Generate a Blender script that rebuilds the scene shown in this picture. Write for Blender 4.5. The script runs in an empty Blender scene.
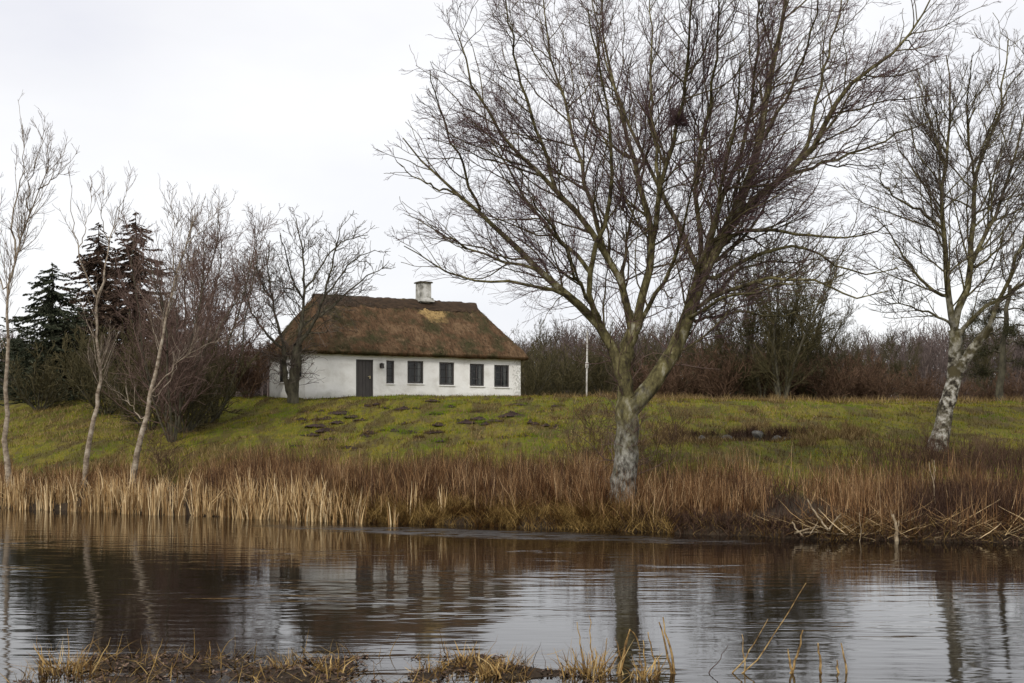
import bpy, math, numpy as np
from mathutils import Vector
rng = np.random.default_rng(7)
S = bpy.context.scene
COL = S.collection
F, YH, CZ = 1250.0, 428.0, 2.2          # focal length in pixels, horizon row, eye height above the water

def at(px, py, d):
    return np.array(((px-512)/F*d, d, CZ+(YH-py)/F*d))

# ------------------------------------------------------------------ noise
def vnoise(x, y, seed=0):
    xi = np.floor(x).astype(np.int64); yi = np.floor(y).astype(np.int64)
    xf = x-xi; yf = y-yi
    u = xf*xf*(3-2*xf); v = yf*yf*(3-2*yf)
    def h(a, b):
        n = (a*374761393+b*668265263+seed*1442695041) & 0x7fffffff
        n = ((n ^ (n >> 13))*1274126177) & 0x7fffffff
        return ((n ^ (n >> 16)) & 0xffff)/65535.0
    return (h(xi, yi)*(1-u)+h(xi+1, yi)*u)*(1-v)+(h(xi, yi+1)*(1-u)+h(xi+1, yi+1)*u)*v

def fbm(x, y, seed=0, o=3):
    s = 0; a = 1; t = 0
    for i in range(o):
        s = s+a*vnoise(x*2**i, y*2**i, seed+i); t += a; a *= .5
    return s/t

# ------------------------------------------------------------------ materials
def mat(name):
    m = bpy.data.materials.new(name); m.use_nodes = True
    nt = m.node_tree; b = nt.nodes['Principled BSDF']
    return m, nt, b

def N(nt, typ, **kw):
    n = nt.nodes.new(typ)
    for k, v in kw.items():
        if k in n.inputs: n.inputs[k].default_value = v
        else: setattr(n, k, v)
    return n

def ramp(nt, stops, fac):
    r = nt.nodes.new('ShaderNodeValToRGB'); e = r.color_ramp.elements
    while len(e) < len(stops): e.new(.5)
    for el, (p, c) in zip(e, stops):
        el.position = p; el.color = (*c, 1) if len(c) == 3 else c
    nt.links.new(fac, r.inputs[0]); return r.outputs[0]

def mix(nt, a, b, f, mode='MIX'):
    m = nt.nodes.new('ShaderNodeMix'); m.data_type = 'RGBA'; m.blend_type = mode
    for s, v in ((m.inputs[6], a), (m.inputs[7], b), (m.inputs[0], f)):
        if hasattr(v, 'is_output'): nt.links.new(v, s)
        elif isinstance(v, tuple): s.default_value = (*v, 1)
        else: s.default_value = v
    return m.outputs[2]

def math_(nt, op, a, b=0.5, clamp=False):
    m = nt.nodes.new('ShaderNodeMath'); m.operation = op; m.use_clamp = clamp
    for s, v in ((m.inputs[0], a), (m.inputs[1], b)):
        if hasattr(v, 'is_output'): nt.links.new(v, s)
        else: s.default_value = v
    return m.outputs[0]

def coords(nt, scale=(1, 1, 1), kind='Object'):
    t = nt.nodes.new('ShaderNodeTexCoord'); m = nt.nodes.new('ShaderNodeMapping')
    m.inputs['Scale'].default_value = scale
    nt.links.new(t.outputs[kind], m.inputs[0]); return m.outputs[0]

def noise(nt, vec, scale, detail=4, rough=.55):
    n = N(nt, 'ShaderNodeTexNoise', Scale=scale, Detail=detail, Roughness=rough)
    if vec is not None: nt.links.new(vec, n.inputs['Vector'])
    return n.outputs['Fac']

def bump(nt, b, h, strength=.4, dist=.05):
    n = N(nt, 'ShaderNodeBump', Strength=strength, Distance=dist)
    nt.links.new(h, n.inputs['Height']); nt.links.new(n.outputs[0], b.inputs['Normal'])

def island_mat(name, stops, rough=.85, var=.0):
    """colour varies from blade to blade / twig to twig"""
    m, nt, b = mat(name)
    g = nt.nodes.new('ShaderNodeNewGeometry')
    c = ramp(nt, stops, g.outputs['Random Per Island'])
    if var:
        n = noise(nt, coords(nt), var, 2)
        c = mix(nt, c, mix(nt, c, (.34, .27, .24), 1.0, 'MULTIPLY'), ramp(nt, [(.46, (0, 0, 0)), (.60, (1, 1, 1))], n))
    nt.links.new(c, b.inputs['Base Color']); b.inputs['Roughness'].default_value = rough
    b.inputs['Specular IOR Level'].default_value = .05
    return m

def bark_mat(name, stops, scale=(1, 1, .35), sc=9, rough=.9, bs=.5, extra=None):
    m, nt, b = mat(name)
    v = coords(nt, scale)
    n = noise(nt, v, sc, 6, .65)
    c = ramp(nt, stops, n)
    if extra:
        col, lo, hi, s2 = extra
        c = mix(nt, c, col, ramp(nt, [(lo, (0, 0, 0)), (hi, (1, 1, 1))], noise(nt, coords(nt), s2, 4)))
    nt.links.new(c, b.inputs['Base Color']); b.inputs['Roughness'].default_value = rough
    b.inputs['Specular IOR Level'].default_value = .15
    bump(nt, b, n, bs, .03)
    return m

M = {}
M['birch_bark'] = bark_mat('birch_bark', [(.38, (.026, .022, .018)), (.46, (.10, .092, .075)), (.55, (.225, .215, .185)), (.68, (.37, .36, .315))],
                           (1, 1, .6), 8, extra=((.12, .115, .055), .55, .7, 2.2))
M['white_bark'] = bark_mat('white_birch_bark', [(.42, (.028, .023, .018)), (.49, (.15, .135, .10)), (.55, (.36, .34, .29)), (.66, (.56, .54, .49))],
                           (1, 1, 1.0), 4.6, extra=((.075, .062, .032), .50, .62, 2.2))
M['limb_bark'] = bark_mat('mossy_limb_bark', [(.34, (.035, .028, .018)), (.5, (.105, .09, .048)), (.68, (.20, .175, .10))], (1, 1, .5), 6,
                          extra=((.085, .085, .028), .5, .66, 1.6))
M['stem_bark'] = bark_mat('young_birch_bark', [(.34, (.09, .065, .045)), (.5, (.25, .20, .145)), (.66, (.40, .345, .27))], (1, 1, 1.4), 5)
M['bough_bark'] = bark_mat('mossy_bough_bark', [(.36, (.036, .028, .016)), (.5, (.082, .066, .032)), (.66, (.155, .128, .066))], (1, 1, 1), 5)
M['grey_bark'] = bark_mat('grey_bark', [(.35, (.03, .026, .02)), (.6, (.10, .09, .06))], (1, 1, .4), 6)
M['twig'] = island_mat('purple_brown_twigs', [(0, (.058, .038, .040)), (.5, (.108, .068, .070)), (1, (.165, .112, .102))])
M['twig_grey'] = island_mat('grey_brown_twigs', [(0, (.062, .048, .040)), (1, (.155, .124, .102))])
M['twig_tan'] = island_mat('tan_birch_twigs', [(0, (.10, .075, .06)), (1, (.20, .155, .12))])
M['twig_red'] = island_mat('red_brown_twigs', [(0, (.070, .045, .037)), (.7, (.15, .10, .082)), (1, (.22, .155, .13))])
M['brush_brown'] = island_mat('brown_brushwood', [(0, (.055, .034, .023)), (.6, (.105, .064, .042)), (1, (.165, .105, .068))])
M['brush_olive'] = island_mat('mossy_olive_twigs', [(0, (.040, .036, .018)), (.6, (.074, .064, .032)), (1, (.115, .094, .05))])
M['far_wood'] = island_mat('haze_tinted_bare_wood', [(0, (.085, .066, .062)), (.5, (.12, .093, .086)), (1, (.16, .124, .11))])  # twig tones lifted towards purple grey: distance haze put into the colour
M['needles'] = island_mat('dark_spruce_needles', [(0, (.024, .030, .019)), (.6, (.046, .052, .032)), (1, (.08, .08, .052))])
M['needles_red'] = island_mat('rusty_spruce_needles', [(0, (.034, .025, .018)), (.6, (.076, .050, .036)), (1, (.125, .084, .060))])
M['needles_pine'] = island_mat('pine_needles', [(0, (.022, .024, .012)), (1, (.056, .052, .026))])

# ------------------------------------------------------------------ objects
def mesh(name, chunks, m, parent=None, smooth=True, loc=None, first=0):
    """chunks: list of (verts n x 3, faces k x 3 or k x 4); linked as ONE mesh object"""
    vs, loops, starts, off, lo = [], [], [], 0, 0
    for v, f in chunks:
        v = np.asarray(v, float); f = np.asarray(f, np.int64)
        vs.append(v); loops.append((f+off).ravel())
        k = f.shape[1]; starts.append(lo+np.arange(len(f))*k)
        lo += f.size; off += len(v)
    V = np.concatenate(vs); Lp = np.concatenate(loops); St = np.concatenate(starts)
    if loc is not None: V = V-np.asarray(loc)
    me = bpy.data.meshes.new(name)
    me.vertices.add(len(V)); me.vertices.foreach_set('co', V.astype(np.float32).ravel())
    me.loops.add(len(Lp)); me.loops.foreach_set('vertex_index', Lp.astype(np.int32))
    me.polygons.add(len(St)); me.polygons.foreach_set('loop_start', St.astype(np.int32))
    me.polygons.foreach_set('use_smooth', np.full(len(St), smooth))
    me.update(calc_edges=True); me.validate()
    for q in (m if isinstance(m, (list, tuple)) else [m]): me.materials.append(q)
    if first:                                # the first chunks take the first material, the rest the second
        k0 = sum(len(c[1]) for c in chunks[:first]); me.polygons.foreach_set('material_index', (np.arange(len(St)) >= k0).astype(np.int32))
    o = bpy.data.objects.new(name, me); COL.objects.link(o)
    if loc is not None: o.location = loc
    if parent: o.parent = parent; 
    return o

def tag(o, label=None, cat=None, group=None, kind=None):
    if label: o['label'] = label
    if cat: o['category'] = cat
    if group: o['group'] = group
    if kind: o['kind'] = kind
    return o

def thing(name, label, cat, loc=(0, 0, 0), rz=0, group=None):
    o = bpy.data.objects.new(name, None); COL.objects.link(o)
    o.location = loc; o.rotation_euler = (0, 0, rz); o.empty_display_size = .2
    return tag(o, label, cat, group)

def dup(o, loc, rz, sc=1.0, label=None, group=None):
    def cp(a, par):
        c = a.copy(); COL.objects.link(c)
        if par: c.parent = par
        for ch in a.children: cp(ch, c)
        return c
    r = cp(o, None); r.location = loc; r.rotation_euler = (0, 0, rz)
    r.scale = (sc, sc, sc) if np.isscalar(sc) else sc
    if label: r['label'] = label
    if group: r['group'] = group
    return r

def box(c, s, rz=0, taper=1.0):
    x, y, z = np.array(s)/2
    v = np.array([(-x, -y, -z), (x, -y, -z), (x, y, -z), (-x, y, -z), (-x*taper, -y*taper, z), (x*taper, -y*taper, z), (x*taper, y*taper, z), (-x*taper, y*taper, z)])
    c_, s_ = math.cos(rz), math.sin(rz)
    v = v @ np.array(((c_, s_, 0), (-s_, c_, 0), (0, 0, 1)))
    return v+np.array(c), np.array([(0, 3, 2, 1), (4, 5, 6, 7), (0, 1, 5, 4), (1, 2, 6, 5), (2, 3, 7, 6), (3, 0, 4, 7)])

def norm(v): return v/np.maximum(np.linalg.norm(v, axis=-1, keepdims=True), 1e-9)

def tubes(P, R, sides):
    """P: B x n x 3, R: B x n"""
    B, n, _ = P.shape
    T = np.empty_like(P); T[:, 1:-1] = P[:, 2:]-P[:, :-2]; T[:, 0] = P[:, 1]-P[:, 0]; T[:, -1] = P[:, -1]-P[:, -2]
    T = norm(T)
    m = np.abs(norm(P[:, -1]-P[:, 0])); ref = np.eye(3)[np.argmin(m, axis=1)][:, None, :]
    U = norm(np.cross(T, ref)); W = np.cross(T, U)
    a = np.arange(sides)*2*math.pi/sides
    V = P[:, :, None, :]+R[:, :, None, None]*(U[:, :, None, :]*np.cos(a)[None, None, :, None]+W[:, :, None, :]*np.sin(a)[None, None, :, None])
    idx = np.arange(B*n*sides).reshape(B, n, sides)
    q = np.stack((idx[:, :-1], np.roll(idx, -1, 2)[:, :-1], np.roll(idx, -1, 2)[:, 1:], idx[:, 1:]), -1)
    return V.reshape(-1, 3), q.reshape(-1, 4)

def resample(p, n):
    p = np.asarray(p, float)
    for _ in range(2):                       # Chaikin
        q = np.empty((2*len(p)-2, p.shape[1])); q[0::2] = .75*p[:-1]+.25*p[1:]; q[1::2] = .25*p[:-1]+.75*p[1:]
        p = np.vstack((p[:1], q, p[-1:]))
    s = np.r_[0, np.cumsum(np.linalg.norm(np.diff(p, axis=0), axis=1))]
    t = np.linspace(0, s[-1], n)
    return np.stack([np.interp(t, s, p[:, k]) for k in range(p.shape[1])], 1)

def grow(P, R, per_m, t0, t1, ang, lenf, steps, wig, up, rf, rmin, labs=None, lmin=.15, lmax=9, out=None, rtip=.25, angsd=.16, tpow=1.0):
    """side shoots on the branches P (B x n x 3) with radii R (B x n)"""
    B, n, _ = P.shape
    seg = np.linalg.norm(np.diff(P, axis=1), axis=2); L = seg.sum(1)
    cnt = rng.poisson(np.maximum(per_m*L*(t1-t0), .01))
    pi = np.repeat(np.arange(B), cnt); K = len(pi)
    if K == 0: return np.zeros((0, steps+1, 3)), np.zeros((0, steps+1))
    t = t0+(t1-t0)*rng.random(K)**tpow
    f = t*(n-1); i = np.minimum(f.astype(int), n-2); fr = (f-i)[:, None]
    p = P[pi, i]*(1-fr)+P[pi, i+1]*fr
    r = R[pi, i]*(1-fr[:, 0])+R[pi, i+1]*fr[:, 0]
    d = norm(P[pi, i+1]-P[pi, i])
    q = rng.normal(size=(K, 3)); q[:, 2] += .35
    if out is not None: q += .8*norm((p-out)*np.array((1, 1, .2)))
    q = norm(q-(q*d).sum(1, keepdims=True)*d)
    a = np.clip(ang+angsd*rng.normal(size=K), .15, 1.5)[:, None]
    D = np.cos(a)*d+np.sin(a)*q
    base = labs if labs is not None else lenf*L[pi]*(1.15-.82*t)
    ln = np.clip(base*rng.uniform(.55, 1.35, K), lmin, lmax)
    out_ = np.empty((K, steps+1, 3)); out_[:, 0] = p
    for k in range(steps):
        out_[:, k+1] = out_[:, k]+D*(ln/steps)[:, None]
        D = D+wig*rng.normal(size=(K, 3)); D[:, 2] += up; D = norm(D)
    r0 = np.maximum(np.minimum(r*rf, ln*.0085+.002), rmin)
    RR = r0[:, None]*np.linspace(1, rtip, steps+1)[None]
    return out_, np.maximum(RR, rmin*.8)

def limb_path(pts, d0, d1, n, wob=.03, pw=1.25):
    q = resample(np.array(pts, float), n)
    t = np.linspace(0, 1, n)
    d = d0+(d1-d0)*t**pw
    P = np.array([at(a, b, c) for (a, b), c in zip(q, d)])
    P[1:-1] += wob*rng.normal(size=(n-2, 3))
    return P

def traced_tree(D, spec, n=14):
    """spec: key -> (parent, pixel path, r0 px, r1 px, depth offset of the tip); returns key -> (P, R)"""
    out, pix = {}, {}
    for k, (par, pts, r0, r1, dd) in spec.items():
        d0 = D
        if par:
            pp, PP = pix[par], out[par][0]
            j = np.argmin(np.hypot(pp[:, 0]-pts[0][0], pp[:, 1]-pts[0][1])); d0 = PP[j, 1]
        P = limb_path(pts, d0, D+dd if par else D+dd, n)
        if par: P[0] = out[par][0][j]
        pix[k] = np.stack((512+P[:, 0]/P[:, 1]*F, YH-(P[:, 2]-CZ)/P[:, 1]*F), 1)
        R = np.linspace(r0**.8, r1**.8, n)**1.25*D/F*((.90 if k in ('L', 'R1', 'C', 'T2') else .74) if par else 1)
        out[k] = (P, R)
    return out

# ------------------------------------------------------------------ terrain
SX = np.array([-400, -60, -30, -14.1, -5.07, 0, 2.3, 5.7, 9.8, 16, 30, 60, 400.])
SY = np.array([ 60, 52, 41.5, 34.4, 29.9, 27.8, 26.7, 24.9, 23.9, 23, 22, 21, 20.])
def shore(x):
    return np.interp(x, SX, SY)+.35*(fbm(x*.8, x*0+3.3, 5)-.5)+.25*(vnoise(x*2.7, x*0, 9)-.5)
TT = np.array([-30, -4, -.5, 0, .25, .8, 3, 8, 14, 24, 28, 34, 60, 120, 500.])
TZ = np.array([-1.2, -.8, -.25, 0, .16, .26, .48, 1.05, 1.95, 3.42, 3.68, 3.74, 3.72, 3.7, 3.9])
def nshore(x):
    m = np.clip((x+4.5)/.5, 0, 1)*np.clip((1.25-x)/.9, 0, 1)
    return 10.0+1.95*m+.5*(fbm(x*1.1, x*0+8, 21)-.5)
HX, HY = 7.3, 39.5                                                   # the hollow in the slope
def ground(x, y):
    x = np.asarray(x, float); y = np.asarray(y, float)
    t = y-shore(x)
    z = np.interp(t, TT, TZ)
    z = z-(.16*np.clip((x+6)/8, 0, 1)+.30*np.clip((x-2)/12, 0, 1))*np.interp(t, [8, 22, 32, 50, 75, 400], [0, 1, 1, .55, .15, 0])
    lawn = np.clip((t-4)/4, 0, 1)
    z = z+lawn*(.16*(fbm(x*.28, y*.28, 2)-.5)+.20*(fbm(x*1.2, y*.9, 4)-.5))
    z = z+np.clip(t, 0, 1)*(1-lawn)*.12*(fbm(x*1.6, y*1.6, 12)-.5)
    e = ((x-HX)/2.1)**2+((y-HY)/1.1)**2
    ed = y-HY-.4*(fbm(x*1.4, x*0, 33)-.5)
    z = z-(.30+.1*fbm(x*2, x*0, 34))*np.interp(ed, [-1.5, .15, .55, 1.2], [0, 1.25, .25, 0])*np.exp(-((x-HX)/1.8)**4)
    s = nshore(x)-y
    zn = np.interp(s, [-30, -3, -.4, 0, .6, 1.6, 4, 7, 40], [-1.2, -.8, -.16, 0, .03, .06, .3, .62, .8])+np.clip(s+.3, 0, 1)*.27*(fbm(x*2.6, y*2.6, 14)-.66)
    return np.where(y > 19, z, np.maximum(zn, -.8))

def axis(a, fine0, fine1, step, b, g=1.18):
    v = list(np.arange(fine0, fine1, step)); s = step; x = fine1
    while x < b: v.append(x); s *= g; x += s
    v.append(b); s = step; x = fine0-step
    while x > a: v.insert(0, x); s *= g; x -= s
    v.insert(0, a); return np.array(v)
gx = axis(-420, -24, 32, .27, 420); gy = axis(-30, 7, 64, .24, 700)
X, Y = np.meshgrid(gx, gy); Z = ground(X, Y)
nx, ny = len(gx), len(gy); ii = np.arange(nx*ny).reshape(ny, nx)
q = np.stack((ii[:-1, :-1], ii[:-1, 1:], ii[1:, 1:], ii[1:, :-1]), -1).reshape(-1, 4)
m, nt, b = mat('ground_turf'); M['ground'] = m
av = N(nt, 'ShaderNodeAttribute'); av.attribute_name = 'soil'
v = coords(nt)
n1 = noise(nt, v, .45, 5, .6); n2 = noise(nt, v, 3.2, 6, .65); n3 = noise(nt, v, 18, 3, .6)
c = ramp(nt, [(.32, (.068, .082, .010)), (.46, (.115, .11, .014)), (.58, (.155, .13, .02)), (.72, (.14, .095, .036))], n1)
c = mix(nt, c, (.075, .048, .024), ramp(nt, [(.54, (0, 0, 0)), (.66, (.7, .7, .7))], n2))
c = mix(nt, c, (.17, .18, .02), ramp(nt, [(.5, (0, 0, 0)), (.62, (.5, .5, .5))], n3))
c = mix(nt, c, (.070, .046, .022), ramp(nt, [(.49, (0, 0, 0)), (.56, (.6, .6, .6))], noise(nt, coords(nt, (1.1, .27, 0)), 1.0, 3, .6)))
c = mix(nt, c, (.080, .060, .028), ramp(nt, [(.50, (0, 0, 0)), (.60, (.7, .7, .7))], noise(nt, coords(nt, (2.6, .6, 0)), 1.3, 4, .65)))
c = mix(nt, c, mix(nt, (.030, .022, .015), (.065, .046, .03), n2), av.outputs['Fac'])
nt.links.new(c, b.inputs['Base Color']); b.inputs['Roughness'].default_value = .95; b.inputs['Specular IOR Level'].default_value = .1
bump(nt, b, n2, .8, .08)
g = mesh('ground', [(np.stack((X, Y, Z), -1).reshape(-1, 3), q)], m)
tag(g, 'rising bank and lawn with patchy green and brown turf around the pond', 'ground', kind='structure')
T_ = Y-shore(X)
soil = np.clip((5.5-T_)/2, 0, 1)
soil = np.maximum(soil, np.clip(1.35-(((X-HX)/1.9)**2+((Y-HY-.2)/.75)**2)*.9, 0, 1)*.95)
soil = np.where(Y < 19, np.clip(1.5-(nshore(X)-Y)*.1, 0, 1), soil)
a = g.data.attributes.new('soil', 'FLOAT', 'POINT'); a.data.foreach_set('value', soil.ravel().astype(np.float32))

# ------------------------------------------------------------------ water
m, nt, b = mat('pond_water')
v = coords(nt, (.55, 1.25, 1)); vb = coords(nt, (.17, .42, 1))
r1 = noise(nt, coords(nt, (.42, 1.5, 1)), 2.6, 2, .5); r2 = noise(nt, v, 1.0, 1, .5); r3 = noise(nt, vb, 1.0, 3, .6)
h = math_(nt, 'ADD', math_(nt, 'MULTIPLY', r1, .8), math_(nt, 'MULTIPLY', r2, .5))
patch = ramp(nt, [(.36, (.032, .032, .032)), (.48, (.064, .064, .064)), (.58, (.12, .12, .12)), (.72, (.26, .26, .26))], r3)
tc = N(nt, 'ShaderNodeTexCoord'); sx = N(nt, 'ShaderNodeSeparateXYZ'); nt.links.new(tc.outputs['Object'], sx.inputs[0])
def streak(cx, cy, hx, hy):
    dy = math_(nt, 'DIVIDE', math_(nt, 'ADD', math_(nt, 'MULTIPLY', math_(nt, 'SUBTRACT', sx.outputs[0], cx), .40), math_(nt, 'SUBTRACT', sx.outputs[1], cy)), hy)
    dx = math_(nt, 'DIVIDE', math_(nt, 'SUBTRACT', sx.outputs[0], cx), hx)
    return math_(nt, 'SUBTRACT', 1.25, math_(nt, 'ADD', math_(nt, 'MULTIPLY', dx, dx), math_(nt, 'MULTIPLY', dy, dy)), True)
rif = math_(nt, 'MULTIPLY', streak(-.6, 26.1, 5.4, 1.2), ramp(nt, [(.40, (0, 0, 0)), (.55, (1, 1, 1))], noise(nt, coords(nt, (1.0, 3.4, 1)), 1.0, 5, .68)))
patch = mix(nt, patch, (.75, .75, .75), rif)
nt.links.new(math_(nt, 'ADD', math_(nt, 'MULTIPLY', rif, .38), .045), b.inputs['Roughness'])
bn = N(nt, 'ShaderNodeBump', Distance=.10)
nt.links.new(h, bn.inputs['Height']); nt.links.new(patch, bn.inputs['Strength'])
nt.links.new(bn.outputs[0], b.inputs['Normal'])
b.inputs['Base Color'].default_value = (.010, .007, .005, 1); b.inputs['IOR'].default_value = 1.33
w = mesh('water', [(np.array([(-400, 2, 0), (400, 2, 0), (400, 70, 0), (-400, 70, 0)], float), np.array([(0, 1, 2, 3)]))], m, smooth=False)
tag(w, 'dark brown pond water with ripples reflecting sky and trees', 'water', kind='structure')

# ------------------------------------------------------------------ cottage
TH = math.radians(30); A = np.array((-207/F*58, 58.0, 3.62)); LH, WH, HW = 11.6, 4.95, 2.25
cot = thing('cottage', 'long low whitewashed cottage with a brown hipped thatched roof', 'house', A, TH)
def su(px):
    k = (px-512)/F; return (-A[0]+58*k)/(math.cos(TH)-math.sin(TH)*k)
def rv(px):
    k = (px-512)/F; return -(-A[0]+58*k)/(math.sin(TH)+math.cos(TH)*k)
def zu(py, u, vv=0): 
    d = A[1]+u*math.sin(TH)+vv*math.cos(TH); return CZ+(YH-py)/F*d-A[2]
def whitewash():
    m, nt, b = mat('whitewashed_wall'); v = coords(nt)
    n = noise(nt, v, 1.4, 6, .6); n2 = noise(nt, v, 9, 4)
    c = ramp(nt, [(.3, (.64, .62, .57)), (.5, (.80, .79, .75)), (.7, (.86, .85, .82))], n)
    sp = N(nt, 'ShaderNodeSeparateXYZ'); nt.links.new(v, sp.inputs[0])
    st = math_(nt, 'ADD', math_(nt, 'MULTIPLY', sp.outputs[2], -1.6), math_(nt, 'MULTIPLY', n, 1.5))
    c = mix(nt, c, (.36, .35, .28), ramp(nt, [(.25, (0, 0, 0)), (.75, (.65, .65, .65))], st))
    e = math_(nt, 'ADD', math_(nt, 'MULTIPLY', math_(nt, 'SUBTRACT', sp.outputs[0], 10.7), 1.0), n2)
    c = mix(nt, c, (.30, .29, .25), ramp(nt, [(.62, (0, 0, 0)), (.8, (.0, .0, .0)), (1, (.55, .55, .55))], math_(nt, 'MULTIPLY', e, math_(nt, 'MULTIPLY', n2, 1.5))))
    nt.links.new(c, b.inputs['Base Color']); b.inputs['Roughness'].default_value = .9; bump(nt, b, n2, .5, .03); return m
M['white'] = whitewash()
m, nt, b = mat('dark_painted_wood'); b.inputs['Base Color'].default_value = (.030, .025, .023, 1); b.inputs['Roughness'].default_value = .6; M['dark'] = m
n = noise(nt, coords(nt, (14, 14, 1)), 2, 3); nt.links.new(ramp(nt, [(.3, (.030, .026, .024)), (.7, (.058, .050, .045))], n), b.inputs['Base Color'])
m, nt, b = mat('window_glass'); M['glass'] = m
tr = N(nt, 'ShaderNodeBsdfTransparent'); tr.inputs[0].default_value = (.75, .78, .78, 1)
gl = N(nt, 'ShaderNodeBsdfGlossy', Roughness=.03); ms = N(nt, 'ShaderNodeMixShader'); fz = N(nt, 'ShaderNodeFresnel', IOR=1.5)
nt.links.new(fz.outputs[0], ms.inputs[0]); nt.links.new(tr.outputs[0], ms.inputs[1]); nt.links.new(gl.outputs[0], ms.inputs[2])
nt.links.new(ms.outputs[0], nt.nodes['Material Output'].inputs[0])
m, nt, b = mat('curtain'); b.inputs['Base Color'].default_value = (.55, .53, .48, 1); M['curtain'] = m
nt.links.new(ramp(nt, [(.3, (.4, .38, .34)), (.7, (.6, .58, .53))], noise(nt, coords(nt, (9, 9, .3)), 3)), b.inputs['Base Color'])
m, nt, b = mat('inside_floor'); b.inputs['Base Color'].default_value = (.10, .08, .06, 1); M['inside'] = m

def wall_cells(L, H, ops, depth=.14):
    """outer face at v=0 with real openings and reveals; local (u, v, w)"""
    us = sorted({0, L, *[o[0] for o in ops], *[o[1] for o in ops]}); ws = sorted({-.6, H, *[o[2] for o in ops], *[o[3] for o in ops]})
    V, Q = [], []
    def quad(*p): k = len(V); V.extend(p); Q.append((k, k+1, k+2, k+3))
    for i in range(len(us)-1):
        for j in range(len(ws)-1):
            cu, cw = (us[i]+us[i+1])/2, (ws[j]+ws[j+1])/2
            if any(o[0] < cu < o[1] and o[2] < cw < o[3] for o in ops): continue
            a, b_, c_, d_ = us[i], us[i+1], ws[j], ws[j+1]
            quad((a, 0, c_), (b_, 0, c_), (b_, 0, d_), (a, 0, d_))
            quad((a, .3, c_), (a, .3, d_), (b_, .3, d_), (b_, .3, c_))
    for a, b_, c_, d_ in ops:
        quad((a, 0, c_), (a, 0, d_), (a, .3, d_), (a, .3, c_)); quad((b_, 0, c_), (b_, .3, c_), (b_, .3, d_), (b_, 0, d_))
        quad((a, 0, c_), (a, .3, c_), (b_, .3, c_), (b_, 0, c_)); quad((a, 0, d_), (b_, 0, d_), (b_, .3, d_), (a, .3, d_))
    return np.array(V, float), np.array(Q)
fwin = []
for x0, x1, y0, y1 in ((386.3, 394.3, 360.5, 383.5), (407.5, 423.5, 361, 383.5), (439.3, 454.3, 362.3, 385), (469.8, 484.3, 363.8, 386), (494.2, 509.2, 365, 387)):
    u0, u1 = su(x0), su(x1); fwin.append((u0, u1, zu(y1, (u0+u1)/2), zu(y0, (u0+u1)/2)))
door = (su(356), su(373.3), -.02, zu(359.5, su(365)))
gwin = [(.45, 1.05, .95, 1.95), (2.75, 3.55, .80, 1.90)]       # along the gable, measured from the front corner
xf_f = lambda P: P
def xf_g(P):                                                    # gable: r -> v, outward -u
    P = np.asarray(P, float); return np.stack((P[:, 1], WH-P[:, 0], P[:, 2]), 1)
def xf_b(P): P = np.asarray(P, float); return np.stack((LH-P[:, 0], WH-P[:, 1], P[:, 2]), 1)
def xf_r(P): P = np.asarray(P, float); return np.stack((LH-P[:, 1], P[:, 0], P[:, 2]), 1)
gops = [(WH-b_, WH-a_, c_, d_) for a_, b_, c_, d_ in gwin]
ch = []
for (Lq, ops, xf) in ((LH, fwin+[door], xf_f), (WH, gops, xf_g), (LH, [], xf_b), (WH, [], xf_r)):
    Vq, Qq = wall_cells(Lq, HW, ops); ch.append((xf(Vq), Qq))
mesh('wall', ch, M['white'], cot, smooth=False)
mesh('floor', [box((LH/2, WH/2, -.05), (LH-.7, WH-.7, .06)), box((LH/2, WH/2, 1.95), (LH-.62, WH-.62, .05))], M['inside'], cot, smooth=False)
def window(op, xf, bars=1, rows=2, curt=0):
    a, b_, c_, d_ = op; W, H = b_-a, d_-c_; t = .075
    fr = [box((a+W/2, .075, c_+t/2), (W, .06, t)), box((a+W/2, .075, d_-t/2), (W, .06, t)),
          box((a+t/2, .075, c_+H/2), (t, .06, H-2*t)), box((b_-t/2, .075, c_+H/2), (t, .06, H-2*t))]
    wf = mesh('window', [(xf(p), f) for p, f in fr], M['dark'], cot, smooth=False)
    mu = [box((a+W*(i+1)/(bars+1), .078, c_+H/2), (.035, .035, H-2*t)) for i in range(bars)]
    mu += [box((a+W/2, .084, c_+H*(i+1)/(rows+1)), (W-2*t, .02, .022)) for i in range(rows)]
    for p, f in mu: mesh('glazing_bar', [(xf(p), f)], M['dark'], wf, smooth=False)
    p = np.array([(a+t, .10, c_+t), (b_-t, .10, c_+t), (b_-t, .10, d_-t), (a+t, .10, d_-t)])
    mesh('pane', [(xf(p), np.array([(0, 1, 2, 3)]))], M['glass'], wf, smooth=False)
    s = mesh('sill', [(xf(box((a+W/2, -.025, c_-.03), (W+.04, .07, .04))[0]), box((0, 0, 0), (1, 1, 1))[1])], M['white'], wf, smooth=False)
    for k in range(curt):
        u = np.linspace(0, 1, 14); cw = W*.2; x0 = a+.03 if k else b_-.03-cw
        pu = x0+u*cw; pv = .24+.025*np.sin(u*22)
        Vc = np.concatenate((np.stack((pu, pv, np.full(14, c_-.05)), 1), np.stack((pu, pv, np.full(14, d_+.05)), 1)))
        mesh('curtain', [(xf(Vc), np.array([(i, i+1, i+15, i+14) for i in range(13)]))], M['curtain'], wf)
for k, o_ in enumerate(fwin): window(o_, xf_f, 1 if k else 0, 2, (0, 1, 2, 2, 2)[k])
for k, o_ in enumerate(gops): window(o_, xf_g, 0, 1, 0)
a, b_, c_, d_ = door; W = b_-a
dr = mesh('door', [box((a+W*(i+.5)/5, .10, (c_+d_)/2-.03), (W/5-.012, .05, d_-c_-.08)) for i in range(5)]+[box((a+W/2, .13, (c_+d_)/2), (W, .02, d_-c_-.02))], M['dark'], cot, smooth=False)
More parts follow.
